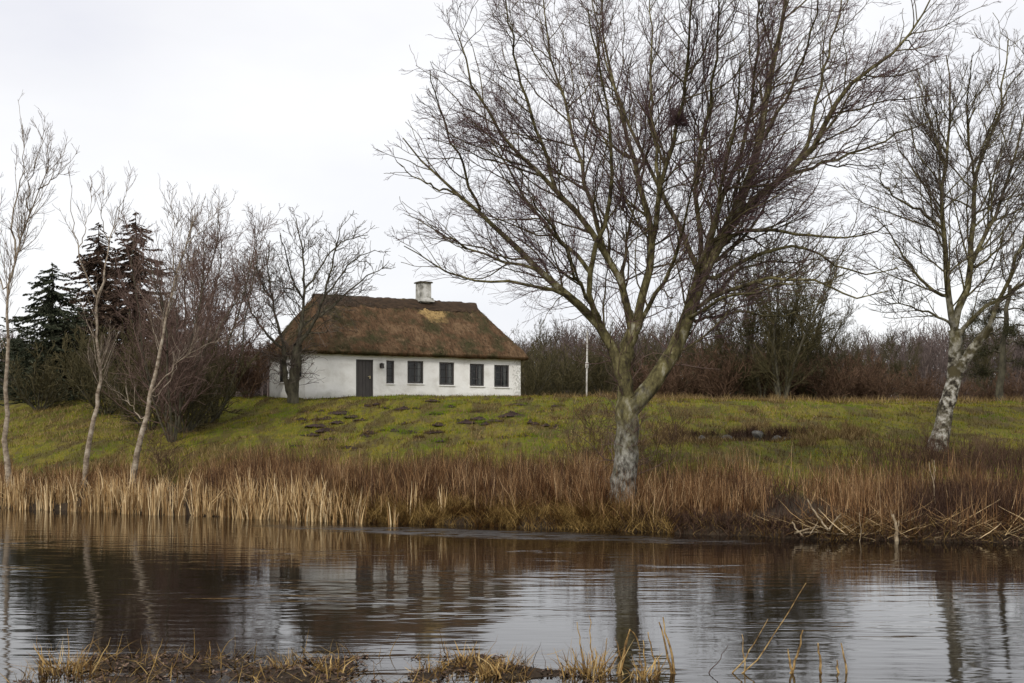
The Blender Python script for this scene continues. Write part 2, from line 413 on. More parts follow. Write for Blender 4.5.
mesh('door_frame', [box((a+.03, .07, (c_+d_)/2), (.06, .05, d_-c_-.004)), box((b_-.03, .07, (c_+d_)/2), (.06, .05, d_-c_-.004)), box((a+W/2, .07, d_-.032), (W-.124, .05, .06))], M['dark'], dr, smooth=False)
m, nt, b = mat('brass'); b.inputs['Base Color'].default_value = (.5, .42, .25, 1); b.inputs['Metallic'].default_value = .9; b.inputs['Roughness'].default_value = .35; M['brass'] = m
mesh('handle', [box((b_-.16, .045, 1.0), (.04, .05, .14)), box((b_-.21, .03, 1.03), (.12, .02, .02))], M['brass'], dr, smooth=False)
mesh('doorstep', [box((a+W/2, -.22, -.02), (W+.2, .40, .10))], M['grey_bark'], cot, smooth=False)
# lamp beside the door
ul = su(380.8); zl = zu(366, ul)
lp = mesh('wall_lamp', [box((ul, -.03, zl+.02), (.12, .06, .2)), box((ul, -.11, zl+.13), (.05, .14, .03)), box((ul, -.17, zl-.02), (.15, .15, .2), 0, .75), box((ul, -.17, zl+.10), (.2, .2, .04), 0, .5)], M['dark'], cot, smooth=False)
# thatch
OV, EZ, HR = .31, 2.30, 2.86
k1 = HR/(WH/2+OV); k2 = HR/(1.5+OV)
def smin(a, b, k=.22):
    h = np.clip(.5+.5*(b-a)/k, 0, 1); return b*(1-h)+a*h-k*h*(1-h)
def roof_z(u, v):
    r = smin(smin(k1*(v+OV), k1*(WH+OV-v)), smin(k2*(u+OV), k2*(LH+OV-u)))
    return EZ+r+.10*(fbm(u*1.3, v*1.3, 40)-.5)+.07*(fbm(u*5, v*5, 41)-.5)
uu = np.linspace(-OV, LH+OV, 190); vv = np.linspace(-OV, WH+OV, 100)
U, V = np.meshgrid(uu, vv); ZR = roof_z(U, V)
e = np.minimum(np.minimum(U+OV, LH+OV-U), np.minimum(V+OV, WH+OV-V)); ZR = ZR-.10*np.exp(-(e/.10)**2)
nx, ny = len(uu), len(vv); ii = np.arange(nx*ny).reshape(ny, nx)
top = (np.stack((U, V, ZR), -1).reshape(-1, 3), np.stack((ii[:-1, :-1], ii[:-1, 1:], ii[1:, 1:], ii[1:, :-1]), -1).reshape(-1, 4))
ring = np.r_[ii[0, :], ii[1:, -1], ii[-1, -2::-1], ii[-2:0:-1, 0]]
rt = top[0][ring]; nr = len(ring); cen = np.array((LH/2, WH/2, 0))
low = rt.copy(); low[:, 2] = 2.03+.05*(fbm(rt[:, 0]*3+rt[:, 1]*3, rt[:, 0]*0, 44)-.5)
low[:, 0] = np.clip(low[:, 0], -OV+.05, LH+OV-.05); low[:, 1] = np.clip(low[:, 1], -OV+.05, WH+OV-.05)
inn = rt.copy(); inn[:, 0] = np.clip(inn[:, 0], .05, LH-.05); inn[:, 1] = np.clip(inn[:, 1], .05, WH-.05); inn[:, 2] = 2.28
kk = np.arange(nr); k_ = (kk+1) % nr
sk = (np.concatenate((rt, low, inn)), np.concatenate((np.stack((kk, kk+nr, k_+nr, k_), 1), np.stack((kk+nr, kk+2*nr, k_+2*nr, k_+nr), 1))))
m, nt, b = mat('old_thatch'); M['thatch'] = m
v = coords(nt); vs = coords(nt, (2.6, .45, .45))
n1 = noise(nt, v, .75, 5, .6); n2 = noise(nt, vs, 4, 5, .7); n3 = noise(nt, v, 2.6, 5, .6)
c = ramp(nt, [(.38, (.052, .050, .022)), (.46, (.088, .066, .034)), (.53, (.130, .075, .041)), (.62, (.19, .12, .067))], n1)
c = mix(nt, c, (.050, .032, .018), ramp(nt, [(.48, (0, 0, 0)), (.7, (.8, .8, .8))], n2))
c = mix(nt, c, (.22, .145, .085), ramp(nt, [(.56, (0, 0, 0)), (.70, (.75, .75, .75))], n3))
vd = N(nt, 'ShaderNodeVectorMath', operation='DISTANCE'); nt.links.new(v, vd.inputs[0]); vd.inputs[1].default_value = (7.45, 1.75, 4.5)
fd = math_(nt, 'ADD', math_(nt, 'MULTIPLY', vd.outputs['Value'], -.75), math_(nt, 'ADD', math_(nt, 'MULTIPLY', n3, 1.2), .36))
c = mix(nt, c, (.46, .31, .13), ramp(nt, [(.3, (0, 0, 0)), (.65, (.9, .9, .9))], fd))
nt.links.new(c, b.inputs['Base Color']); b.inputs['Roughness'].default_value = .95; b.inputs['Specular IOR Level'].default_value = .1
bump(nt, b, n2, 1.0, .12)
rf = mesh('roof', [top, sk], m, cot)
# ridge of heather turf
nr_ = 60; ur = np.linspace(1.35, LH-1.35, nr_); prof = np.array([(-.62, -.60), (-.42, -.30), (-.2, -.06), (0, .02), (.2, -.06), (.42, -.30), (.62, -.60)])
RV = np.array([[(u_+.05*rng.normal(), WH/2+p[0]*(1+.04*rng.normal()), EZ+HR-.06+p[1]*.95+.014*rng.normal()+.018*math.sin(u_*5)) for p in prof] for u_ in ur])
jj = np.arange(nr_*7).reshape(nr_, 7)
M['ridge'] = bark_mat('heather_ridge', [(.35, (.028, .02, .014)), (.6, (.065, .042, .026)), (.75, (.10, .066, .038))], (1, 3, 3), 3)
mesh('ridge', [(RV.reshape(-1, 3), np.stack((jj[:-1, :-1], jj[1:, :-1], jj[1:, 1:], jj[:-1, 1:]), -1).reshape(-1, 4))], M['ridge'], rf)
# loose straw ends on the thatch so that its outline is ragged
def ribbons(P, H, W, az, lean, bend, segs=3, jit=0.0):
    """flat blades: base P (n x 3), height, width, azimuth of the lean, lean and extra bend (radians)"""
    n = len(P); t = np.linspace(0, 1, segs+1)
    pts = np.empty((n, segs+1, 3)); pts[:, 0] = P
    for k in range(segs):
        an = lean+bend*((k+.5)/segs)
        d = np.stack((np.sin(an)*np.cos(az), np.sin(an)*np.sin(az), np.cos(an)), 1)
        if jit: d = norm(d+jit*rng.normal(size=d.shape))
        pts[:, k+1] = pts[:, k]+d*(H/segs)[:, None]
    fa = rng.uniform(0, math.pi, n); wv = np.stack((np.cos(fa), np.sin(fa), 0*fa), 1)
    wd = W[:, None]*(1-t[None]**1.6*.85)/2
    L_ = pts-wv[:, None]*wd[..., None]; R_ = pts+wv[:, None]*wd[..., None]
    V = np.stack((L_, R_), 2).reshape(-1, 3)
    ix = np.arange(n*(segs+1)*2).reshape(n, segs+1, 2)
    Q = np.stack((ix[:, :-1, 0], ix[:, :-1, 1], ix[:, 1:, 1], ix[:, 1:, 0]), -1).reshape(-1, 4)
    return V, Q
n = 9000
su_ = rng.uniform(-OV, LH+OV, n); sv_ = rng.uniform(-OV, WH+OV, n)
SP = np.stack((su_, sv_, roof_z(su_, sv_)-.02), 1)
gz = .02
gu = (roof_z(su_+gz, sv_)-roof_z(su_-gz, sv_))/(2*gz); gv = (roof_z(su_, sv_+gz)-roof_z(su_, sv_-gz))/(2*gz)
azs = np.arctan2(-gv, -gu)
M['straw'] = island_mat('thatch_straw', [(0, (.038, .030, .016)), (.5, (.092, .062, .036)), (.85, (.145, .095, .056)), (1, (.22, .155, .095))])
mesh('straw_ends', [ribbons(SP, rng.uniform(.12, .28, n), rng.uniform(.02, .05, n), azs+.3*rng.normal(size=n), rng.uniform(1.75, 2.15, n), np.zeros(n), 1)], M['straw'], rf)
# chimney
uc = 7.30; zc = EZ+HR
m, nt, b = mat('chimney_render'); v = coords(nt); n1 = noise(nt, v, 3, 6)
nt.links.new(ramp(nt, [(.36, (.10, .095, .08)), (.5, (.34, .33, .29)), (.66, (.58, .57, .53))], n1), b.inputs['Base Color']); b.inputs['Roughness'].default_value = .9; M['chim'] = m
chy = mesh('chimney', [box((uc, WH/2, zc+.05), (.62, .58, 1.5), 0, .97)], M['chim'], rf, smooth=False)
mesh('chimney_cap', [box((uc, WH/2, zc+.825), (.74, .70, .06)), box((uc, WH/2, zc+.865), (.66, .62, .024))], M['grey_bark'], chy, smooth=False)
mesh('flashing', [box((uc, WH/2-.05, zc-.07), (.8, .9, .2), 0, .85)], M['chim'], chy, smooth=False)

# ------------------------------------------------------------------ trees
def tubes_of(d, keys=None, sides=8):
    return [tubes(d[k][0][None], d[k][1][None], sides) for k in (keys or d)]
def stack(d, keys): return np.stack([d[k][0] for k in keys]), np.stack([d[k][1] for k in keys])

def crown(P, R, cen, dens=(2.0, 2.6, 3.4), lens=(.33, .42, .5), up=(.10, .06, .03), ang=(.62, .62, .6, .6), rmin=(.007, .0045, .003), wig=.13, t0=.22, l3=None, levels=3, lmax=(3.2, 1.5, .7)):
    out = []
    p, r = P, R
    for k in range(levels):
        p, r = grow(p, r, dens[k], t0 if k == 0 else .1, 1.0, ang[k], lens[k], (8, 6, 4, 3)[k], wig*(1, 1.2, 1.3, 1.3)[k], up[k], .6, rmin[k], lmin=(.6, .3, .15, .1)[k], lmax=lmax[k], out=cen)
        out.append(tubes(p, r, (5, 4, 3, 3)[k]))
    return out

D = 28.2
big = {
 'T': (None, [(622, 520), (623, 490), (626, 450), (628, 415), (630, 398)], 13.5, 11, 0),
 'L': ('T', [(628, 408), (622, 385), (625, 360), (631, 338), (637, 320)], 9.5, 7.5, .2),
 'R1': ('T', [(629, 412), (650, 388), (671, 352), (686, 318), (695, 282), (708, 258), (728, 232), (741, 209), (756, 156), (767, 91), (785, 20), (792, -50)], 10.5, 1.2, 1.5),
 'R2': ('R1', [(726, 236), (742, 208), (757, 198), (783, 177), (804, 161), (826, 123), (847, 86), (885, 59), (920, 21), (935, -10)], 6.5, .8, -1.2),
 'R3': ('R1', [(722, 243), (740, 234), (764, 229), (790, 232), (822, 239), (858, 237), (885, 225)], 3, .7, -3),
 'R4': ('R1', [(700, 282), (718, 276), (750, 256), (788, 244), (816, 250), (838, 268), (874, 276), (898, 268)], 3.4, .7, 2),
 'R5': ('R1', [(697, 300), (716, 297), (748, 282), (774, 277), (813, 280), (842, 293), (867, 300), (888, 291)], 3.2, .7, -2.2),
 'R6': ('R1', [(686, 328), (712, 316), (745, 310), (775, 318), (800, 312), (825, 300)], 2.6, .6, 3),
 'R7': ('R1', [(706, 258), (713, 225), (729, 182), (750, 129), (756, 54), (760, -20)], 4, .8, -3),
 'R8': ('R1', [(699, 268), (682, 232), (668, 205), (655, 180), (640, 150), (622, 110), (602, 50), (590, -10)], 4, .7, 3.2),
 'R9': ('R1', [(703, 262), (699, 229), (695, 200), (700, 150), (712, 100), (716, 40), (720, -30)], 3.8, .7, -4),
 'R10': ('R2', [(786, 176), (815, 166), (845, 158), (880, 140), (925, 125), (945, 110)], 2.6, .6, 1.5),
 'R11': ('R2', [(806, 160), (812, 120), (822, 70), (838, 20), (850, -30)], 3, .7, 2.5),
 'R12': ('R1', [(756, 152), (775, 120), (800, 70), (815, 20), (822, -30)], 2.6, .7, -2.5),
 'A': ('L', [(634, 330), (627, 310), (616, 268), (595, 236), (557, 188), (520, 156), (490, 120), (470, 80), (458, 35)], 5.6, .8, -1.5),
 'A2': ('A', [(604, 248), (587, 190), (575, 140), (560, 90), (548, 40), (540, -30)], 3.4, .7, 3),
 'A3': ('A', [(557, 188), (543, 150), (526, 100), (512, 50), (504, -10)], 2.8, .7, -3),
 'B': ('L', [(637, 322), (645, 297), (652, 270), (654, 250), (651, 229), (645, 206), (637, 170), (622, 118), (606, 50), (600, -20)], 6.2, .8, 3.4),
 'B2': ('B', [(653, 250), (658, 220), (661, 180), (670, 145), (684, 95), (690, 50), (694, -30)], 4.2, .8, -3.4),
 'B3': ('B2', [(661, 180), (652, 140), (650, 90), (652, 40), (650, -20)], 2.6, .7, 1.0),
 'C': ('T', [(624, 400), (619, 372), (612, 340), (592, 317), (575, 302), (558, 285), (530, 263), (487, 220), (455, 192), (425, 165), (403, 138)], 6.8, .7, 1),
 'C2': ('C', [(592, 317), (575, 300), (557, 288), (509, 282), (460, 279), (430, 264), (404, 246)], 3.0, .6, -1.6),
 'C3': ('C', [(594, 318), (588, 292), (587, 265), (598, 240), (606, 215), (614, 180), (610, 130), (600, 80), (588, 10)], 4.2, .7, -3),
 'C4': ('C3', [(587, 272), (572, 250), (553, 232), (525, 200), (503, 160), (488, 130), (478, 90)], 3, .7, 2.6),
 'C5': ('C', [(535, 267), (505, 260), (470, 250), (440, 232), (408, 215)], 2.2, .6, 2.4),
 'C6': ('C', [(487, 220), (470, 185), (455, 150), (440, 110), (430, 70)], 2.2, .6, -2),
 'F1': ('R1', [(690, 300), (700, 270), (715, 230), (725, 180), (735, 120), (740, 60)], 4.0, .7, -4.2),
 'F2': ('R1', [(697, 275), (715, 262), (738, 245), (760, 215), (780, 175), (800, 140)], 3.4, .6, 4.2),
 'F3': ('L', [(634, 330), (650, 302), (668, 277), (680, 240), (690, 200), (700, 160)], 3.6, .6, -3.6),
 'F4': ('L', [(634, 328), (625, 300), (622, 265), (628, 225), (640, 185), (645, 140)], 3.2, .6, 4),
 'F5': ('C', [(606, 330), (590, 305), (575, 270), (560, 240), (545, 215), (520, 190)], 3.0, .6, -4),
 'F6': ('R1', [(684, 325), (705, 305), (735, 295), (765, 290), (800, 280), (830, 285)], 2.8, .5, -4),
 'F7': ('R1', [(690, 310), (712, 300), (735, 270), (770, 262), (810, 262), (850, 255)], 2.8, .5, 4),
 'C7': ('C', [(455, 192), (432, 188), (412, 175), (396, 160)], 1.6, .5, 0.2),
}
bt = traced_tree(D, big)
base = np.array(at(622, 520, D)); base[2] = ground(base[0], base[1])-.1
bt['T'][0][0, 2] = base[2]
bt['T'][1][:] *= np.interp(np.arange(14), [0, 2, 5, 13], [1.5, 1.12, .98, 1.0])
def two_bark(name, low, high, z0, z1):
    m = M[low].copy(); m.name = name; nt = m.node_tree; b = nt.nodes['Principled BSDF']
    c0 = b.inputs['Base Color'].links[0].from_socket
    v = coords(nt, (1, 1, .5)); n = noise(nt, v, 6, 6, .65)
    hi = ramp(nt, [(.36, (.030, .024, .015)), (.47, (.080, .068, .030)), (.58, (.155, .135, .060)), (.70, (.34, .32, .24))], n)
    sp = N(nt, 'ShaderNodeSeparateXYZ'); nt.links.new(coords(nt), sp.inputs[0])
    f = math_(nt, 'ADD', sp.outputs[2], math_(nt, 'MULTIPLY', noise(nt, coords(nt), 1.6, 5, .65), 4.0))
    f = math_(nt, 'DIVIDE', math_(nt, 'SUBTRACT', f, z0+2.0), z1-z0, True)
    nt.links.new(mix(nt, c0, hi, f), b.inputs['Base Color']); return m
M['big_bark'] = two_bark('old_birch_bark', 'birch_bark', 'limb_bark', 1.2, 2.6)
M['lean_bark'] = two_bark('leaning_birch_bark', 'white_bark', 'limb_bark', 2.4, 4.8)
birch = thing('birch_tree', 'huge spreading bare tree with a pale mottled trunk at the water edge', 'tree', base)
mesh('trunk', [tubes(bt['T'][0][None], bt['T'][1][None], 14)], M['big_bark'], birch, loc=base).location = (0, 0, 0)
for k in bt:
    if k == 'T': continue
    mesh('limb', [tubes(bt[k][0][None], bt[k][1][None], 9)], M['big_bark'], birch, loc=base).location = (0, 0, 0)
keys = [k for k in bt if k not in ('T', 'L')]
low_keys = [k for k in keys if k in ('R3', 'R4', 'R5', 'R6', 'F6', 'F7', 'C', 'C2', 'C5', 'C7', 'R10', 'F2', 'R12')]
cen = at(650, 330, D); cr, boughs = [], []
for ks, f in (([k for k in keys if k not in low_keys], 1.0), (low_keys, .62)):
    P, R = stack(bt, ks)
    c_ = crown(P, R, cen, dens=(3.8*f, 4.8*f, 5.6, 6.0), lens=(.42, .52, .60, .62), levels=4, ang=(.70, .7, .62, .55), up=(.075, .04, .01, -.05), rmin=(.0082, .0052, .0036, .0030), lmax=(2.9, 1.8, 1.05, .65), t0=.14, wig=.17)
    boughs.append(c_[0]); cr += c_[1:]
cr = boughs+cr
mesh('crown', cr, [M['bough_bark'], M['twig']], birch, loc=base, first=2).location = (0, 0, 0)
# thin suckers low on the trunk
P, R = stack(bt, ['T', 'L'])
P2, R2 = stack(bt, ['R1', 'C', 'A', 'B']); P = np.concatenate((P, P2[:, :14])); R = np.concatenate((R, R2))
P[2:] = np.stack([resample(p[:7], 14) for p in P[2:]])
sp, sr = grow(P, R, 17, .22, 1, 1.0, .5, 6, .2, .02, .2, .0045, labs=1.15, lmax=1.9)
sp2, sr2 = grow(sp, sr, 7, .15, 1, .7, .4, 4, .2, .0, .6, .0034, labs=.5)
mesh('sucker_shoots', [tubes(sp, sr, 4), tubes(sp2, sr2, 3)], M['twig_red'], birch, loc=base).location = (0, 0, 0)
# dark clump of twigs in a fork
pc = bt['B2'][0][6]
n = 260; d_ = norm(rng.normal(size=(n, 3))*np.array((1, 1, .9)))
P0 = pc+d_*rng.uniform(0, .12, (n, 1)); P1 = P0+norm(d_+np.array((.25, 0, .8)))*rng.uniform(.15, .5, (n, 1))
nest = mesh('twig_clump', [tubes(np.stack((P0, (P0+P1)/2+.04*rng.normal(size=(n, 3)), P1), 1), np.tile(np.array((.006, .005, .003)), (n, 1)), 3)], M['twig'], loc=pc)
tag(nest, 'dark bushy clump of twigs caught in a fork high up in the huge tree', 'twig clump')

def put_tree(name, label, cat, d, base, trunk_keys, limb_keys, cr, bark, limbbark, twig, sides=9, group=None):
    t = thing(name, label, cat, base, 0, group)
    mesh('trunk', tubes_of(d, trunk_keys, sides), bark, t, loc=base).location = (0, 0, 0)
    for k in limb_keys: mesh('limb', tubes_of(d, [k], 7), limbbark, t, loc=base).location = (0, 0, 0)
    mesh('crown', cr, [limbbark, twig], t, loc=base, first=1).location = (0, 0, 0)
    return t

# the birch on the right
D = 36.0
sp_ = {
 'T': (None, [(934, 458), (941, 430), (949, 400), (955, 372), (956, 350), (954, 330)], 9.2, 6.0, 0),
 'T2': ('T', [(953, 385), (962, 362), (978, 342), (990, 326)], 6.5, 4.5, -.6),
 'a': ('T', [(955, 338), (950, 300), (947, 262), (940, 213), (944, 180), (946, 146), (950, 93), (946, 55)], 5, .7, -1),
 'b': ('T', [(955, 334), (964, 291), (972, 250), (975, 200), (976, 165), (988, 140), (1000, 117), (1003, 80), (1008, 40)], 5.4, .7, 1),
 'c': ('a', [(949, 300), (925, 285), (905, 260), (889, 230), (872, 215)], 2.6, .6, 1.6),
 'd': ('a', [(942, 228), (925, 215), (908, 204), (885, 190), (876, 165)], 2.2, .6, -2),
 'e': ('T', [(957, 340), (975, 314), (995, 302), (1016, 290), (1040, 268), (1060, 240)], 3.6, .7, -1.2),
 'f': ('b', [(972, 255), (992, 225), (1005, 190), (1018, 150), (1026, 100), (1030, 60)], 3.2, .6, 2.2),
 'g': ('a', [(945, 165), (930, 130), (922, 95), (918, 70)], 2, .5, 1.5),
 'h': ('T', [(952, 325), (930, 312), (905, 305), (885, 300)], 2, .5, -2),
 'i': ('b', [(976, 190), (968, 150), (966, 105), (972, 60)], 2.2, .5, -2),
 'j': ('T2', [(988, 328), (1000, 300), (1012, 270), (1030, 220), (1042, 170)], 3.4, .6, -2.5),
 'k': ('b', [(968, 270), (985, 262), (1010, 240), (1035, 200)], 2.2, .5, 2.5),
}
rt_ = traced_tree(D, sp_)
base = at(934, 458, D); base[2] = ground(base[0], base[1])-.35; rt_['T'][1][:3] *= np.array((1.5, 1.25, 1.1)); rt_['T'][0][0, 2] = base[2]
P, R = stack(rt_, [k for k in rt_ if k not in ('T', 'T2')])
cr = crown(P, R, at(955, 320, D), dens=(3.4, 4.3, 5.0, 4.8), lens=(.46, .5, .6, .6), levels=4, ang=(.72, .7, .62, .55), up=(.07, .02, -.01, -.04), rmin=(.011, .0070, .0052, .0046), lmax=(3.4, 1.8, 1.1, .6), t0=.10, wig=.15)
put_tree('birch_tree', 'bare birch with a leaning black and white trunk on the grass at the right edge', 'tree', rt_, base, ['T', 'T2'], [k for k in rt_ if k not in ('T', 'T2')], cr, M['lean_bark'], M['lean_bark'], M['twig_grey'])

# three young birches on the left
def young(label, D, spec, dens=1.6):
    d = traced_tree(D, spec, 14)
    px, py = spec['T'][1][0]
    base = at(px, py, D); base[2] = ground(base[0], base[1])-.08; d['T'][0][0, 2] = base[2]
    d['T'][1][:] *= np.linspace(.95, .85, 14)
    for k in d: d[k][1][:] *= np.linspace(.82, .5, 14)
    P, R = stack(d, list(d))
    cr = crown(P, R, None, dens=(dens*2.6, 5.2, 5.0), lens=(.36, .5, .55), up=(.14, .07, .04), ang=(.5, .55, .55), rmin=(.007, .0052, .0042), lmax=(1.3, .85, .55), t0=.40, wig=.09)
    return put_tree('young_birch', label, 'tree', d, base, ['T'], [k for k in d if k != 'T'], cr, M['stem_bark'], M['stem_bark'], M['twig_tan'], 8)
young('slender bare birch with a tall forked top rising at the left edge of the bank', 35.6, {
 'T': (None, [(10, 492), (7, 450), (5, 400), (8, 350), (6, 300), (14, 255), (26, 220), (38, 192), (50, 165)], 4.4, 1.0, .3),
 'a': ('T', [(16, 250), (12, 215), (20, 185), (24, 150), (21, 118)], 1.8, .5, -.8),
 'b': ('T', [(36, 190), (55, 180), (70, 162)], 1.3, .5, .8),
 'c': ('T', [(7, 300), (-8, 260), (-14, 215), (-10, 170)], 1.6, .5, .6),
 'd': ('T', [(26, 215), (30, 180), (40, 152), (44, 130)], 1.3, .5, -.6)}, 2.2)
young('thin bare birch with a wavy pale stem splitting into a narrow Y', 35.2, {
 'T': (None, [(84, 474), (90, 440), (96, 410), (101, 385), (97, 350), (95, 318), (97, 298)], 4.0, 2.3, 0),
 'a': ('T', [(97, 300), (86, 275), (76, 240), (70, 205), (72, 185)], 1.9, .5, -.7),
 'b': ('T', [(97, 300), (106, 270), (110, 235), (120, 205), (128, 185)], 2.0, .5, .7),
 'c': ('a', [(80, 250), (88, 220), (92, 195)], 1.0, .4, .3),
 'd': ('b', [(109, 245), (100, 215), (104, 185)], 1.0, .4, -.5)}, 1.5)
young('tan birch stem leaning to the house with one long low side branch', 35.0, {
 'T': (None, [(131, 476), (140, 445), (149, 410), (153, 375), (163, 335), (171, 300), (177, 270), (187, 238), (198, 212)], 4.4, .9, .2),
 'a': ('T', [(151, 392), (165, 375), (180, 362), (205, 345), (225, 340)], 1.8, .5, -1),
 'b': ('T', [(150, 398), (162, 392), (175, 375), (180, 350)], 1.2, .4, 1),
 'c': ('T', [(175, 280), (172, 250), (176, 222), (170, 205)], 1.3, .4, -.5),
 'd': ('T', [(146, 422), (130, 405), (118, 392)], 1.2, .4, .5),
 'e': ('T', [(184, 245), (198, 235), (210, 220), (220, 206)], 1.1, .4, .6)}, 1.8)

# gnarled tree in front of the gable
D = 55.5
hs = {
 'T': (None, [(293, 405), (294, 385), (295, 365), (298, 345)], 6.0, 4.5, 0),
 'T2': ('T', [(290, 398), (286, 380), (283, 362), (284, 345)], 3.4, 2.6, -.3),
 'a': ('T', [(297, 350), (302, 325), (304, 300), (304, 270), (301, 240), (296, 218)], 2.8, .6, 1),
 'b': ('T', [(297, 350), (312, 325), (322, 300), (330, 275), (335, 245), (340, 228)], 2.6, .6, -1.5),
 'c': ('b', [(316, 320), (335, 305), (352, 288), (368, 275), (385, 266)], 2.2, .5, 1),
 'd': ('T2', [(284, 348), (278, 325), (272, 300), (268, 270), (270, 240)], 2.2, .5, 1.5),
 'e': ('T2', [(284, 350), (268, 335), (255, 318), (246, 295), (244, 270)], 2.0, .5, -1.5),
 'f': ('a', [(304, 290), (318, 272), (330, 250), (352, 236), (368, 235)], 1.6, .5, 2),
 'g': ('d', [(272, 300), (262, 285), (255, 262), (256, 240)], 1.4, .5, -1),
 'h': ('a', [(303, 300), (292, 280), (286, 255), (280, 235)], 1.6, .5, -2),
 'i': ('b', [(324, 296), (342, 275), (352, 260), (375, 250)], 1.4, .5, -2.5),
}
ht = traced_tree(D, hs)
base = at(292, 405, D); base[2] = ground(base[0], base[1])-.1; ht['T'][0][0, 2] = base[2]
P, R = stack(ht, [k for k in ht if k not in ('T', 'T2')])
cr = crown(P, R, at(298, 350, D), dens=(3.6, 4.2, 4.0), lens=(.46, .5, .55), up=(.06, .04, .02), ang=(.8, .75, .7), rmin=(.014, .0095, .0075), wig=.2, lmax=(2.8, 1.3, .8), t0=.06)
Pt, Rt = stack(ht, ['T', 'T2', 'd', 'e'])
g1, h1 = grow(Pt[:, 4:], Rt[:, 4:], 16, .0, .8, 1.0, .4, 5, .22, .02, .3, .012, labs=1.2, lmax=1.7); g2, h2 = grow(g1, h1, 6, .1, 1, .7, .4, 4, .2, .0, .6, .009, labs=.5)
cr += [tubes(g1, h1, 4), tubes(g2, h2, 3)]
put_tree('gnarled_tree', 'dark twin trunked bare tree growing right in front of the cottage gable', 'tree', ht, base, ['T', 'T2'], [k for k in ht if k not in ('T', 'T2')], cr, M['grey_bark'], M['grey_bark'], M['twig_grey'])

# ---- procedural bare trees and bushes for the middle distance
def bare_proto(name, label, cat, loc, H, nst, spread, bark, twig, dens=(2.2, 2.6, 2.6), rm=.01, r0=.05, levels=3, group=None, rz=0, low=.1, ang=.7, up=.08, lens=(.35, .42, .5)):
    n = 9; P = np.empty((nst, n, 3)); R = np.empty((nst, n))
    for s in range(nst):
        az = 2*math.pi*(s+rng.random()*.6)/nst; le = spread*rng.uniform(.35, 1.1)
        p = np.array((.08*math.cos(az), .08*math.sin(az), -.1)); h = H*rng.uniform(.7, 1)
        d = norm(np.array((math.cos(az)*le, math.sin(az)*le, 1.0)))
        for k in range(n):
            P[s, k] = p; p = p+d*h/(n-1)*1.05
            d = norm(d+.11*rng.normal(size=3)+np.array((0, 0, .05)))
        R[s] = r0*rng.uniform(.7, 1.1)*np.linspace(1, .15, n)
    t = thing(name, label, cat, loc, rz, group)
    if nst == 1: mesh('trunk', [tubes(P, R, 7)], bark, t)
    else: mesh('stem', [tubes(P, R, 6)], bark, t)
    cr = crown(P, R, None, dens=dens, lens=lens, up=(up, .04, .02), ang=(ang, .7, .65), rmin=(rm*1.5, rm*1.1, rm*.8), levels=levels, t0=low, lmax=(2.6, 1.5, .8), wig=.16)
    mesh('crown', cr, twig, t)
    return t
def gpos(px, d, dz=0): x = (px-512)/F*d; return np.array((x, d, float(ground(x, d))+dz))

bare_proto('bare_tree', 'reddish many stemmed bare tree behind the leaning tan birch', 'tree', gpos(172, 46), 7.7, 7, .40, M['grey_bark'], M['twig_red'], dens=(4.6, 5.4, 5.2), rm=.0058, r0=.06, up=.1)
bare_proto('bare_tree', 'dense purple brown bare tree between the leaning birch and the gnarled gable tree', 'tree', gpos(215, 52), 8.7, 6, .5, M['grey_bark'], M['twig_red'], dens=(4.6, 5.4, 5.0), rm=.0064, r0=.06)
bare_proto('bare_tree', 'brown bare tree whose crown fills the gap between the rusty conifers and the gable tree', 'tree', gpos(190, 58), 9.4, 7, .55, M['grey_bark'], M['twig_red'], dens=(4.6, 5.2, 5.0), rm=.0072, r0=.07)
ev = bare_proto('mossy_bush', 'low dark mossy bush at the foot of the red bare tree', 'bush', gpos(150, 50), 2.8, 14, 1.0, M['grey_bark'], M['brush_olive'], dens=(6, 6, 5), rm=.010, r0=.03, group=None)
dup(ev, gpos(205, 51), 1.3, (1.2, 1.2, 1.15), 'wide dark mossy bush left of the brown thicket by the cottage')
dup(ev, gpos(105, 56), 2.3, (1.3, 1.3, 1.3), 'dark mossy bush under the pair of rusty conifers')
dup(ev, gpos(40, 60), 4.3, (1.4, 1.2, 1.1), 'dark mossy bush under the broad spruce')
dup(ev, gpos(185, 48), 5.0, (1.15, 1.1, 1.35), 'tall dark mossy bush among the stems of the red bare tree')
dup(ev, gpos(130, 60), .4, (1.5, 1.4, 1.5), 'mossy bush between the wavy birch and the leaning tan birch')
br = bare_proto('brushwood_bush', 'brown thicket bush close beside the cottage gable wall', 'bush', gpos(248, 60), 3.0, 16, .7, M['brush_brown'], M['brush_brown'], dens=(5, 5, 4), rm=.012, r0=.022)
dup(br, gpos(228, 63), 2, 1.1, 'taller brown thicket bush behind the one by the gable')
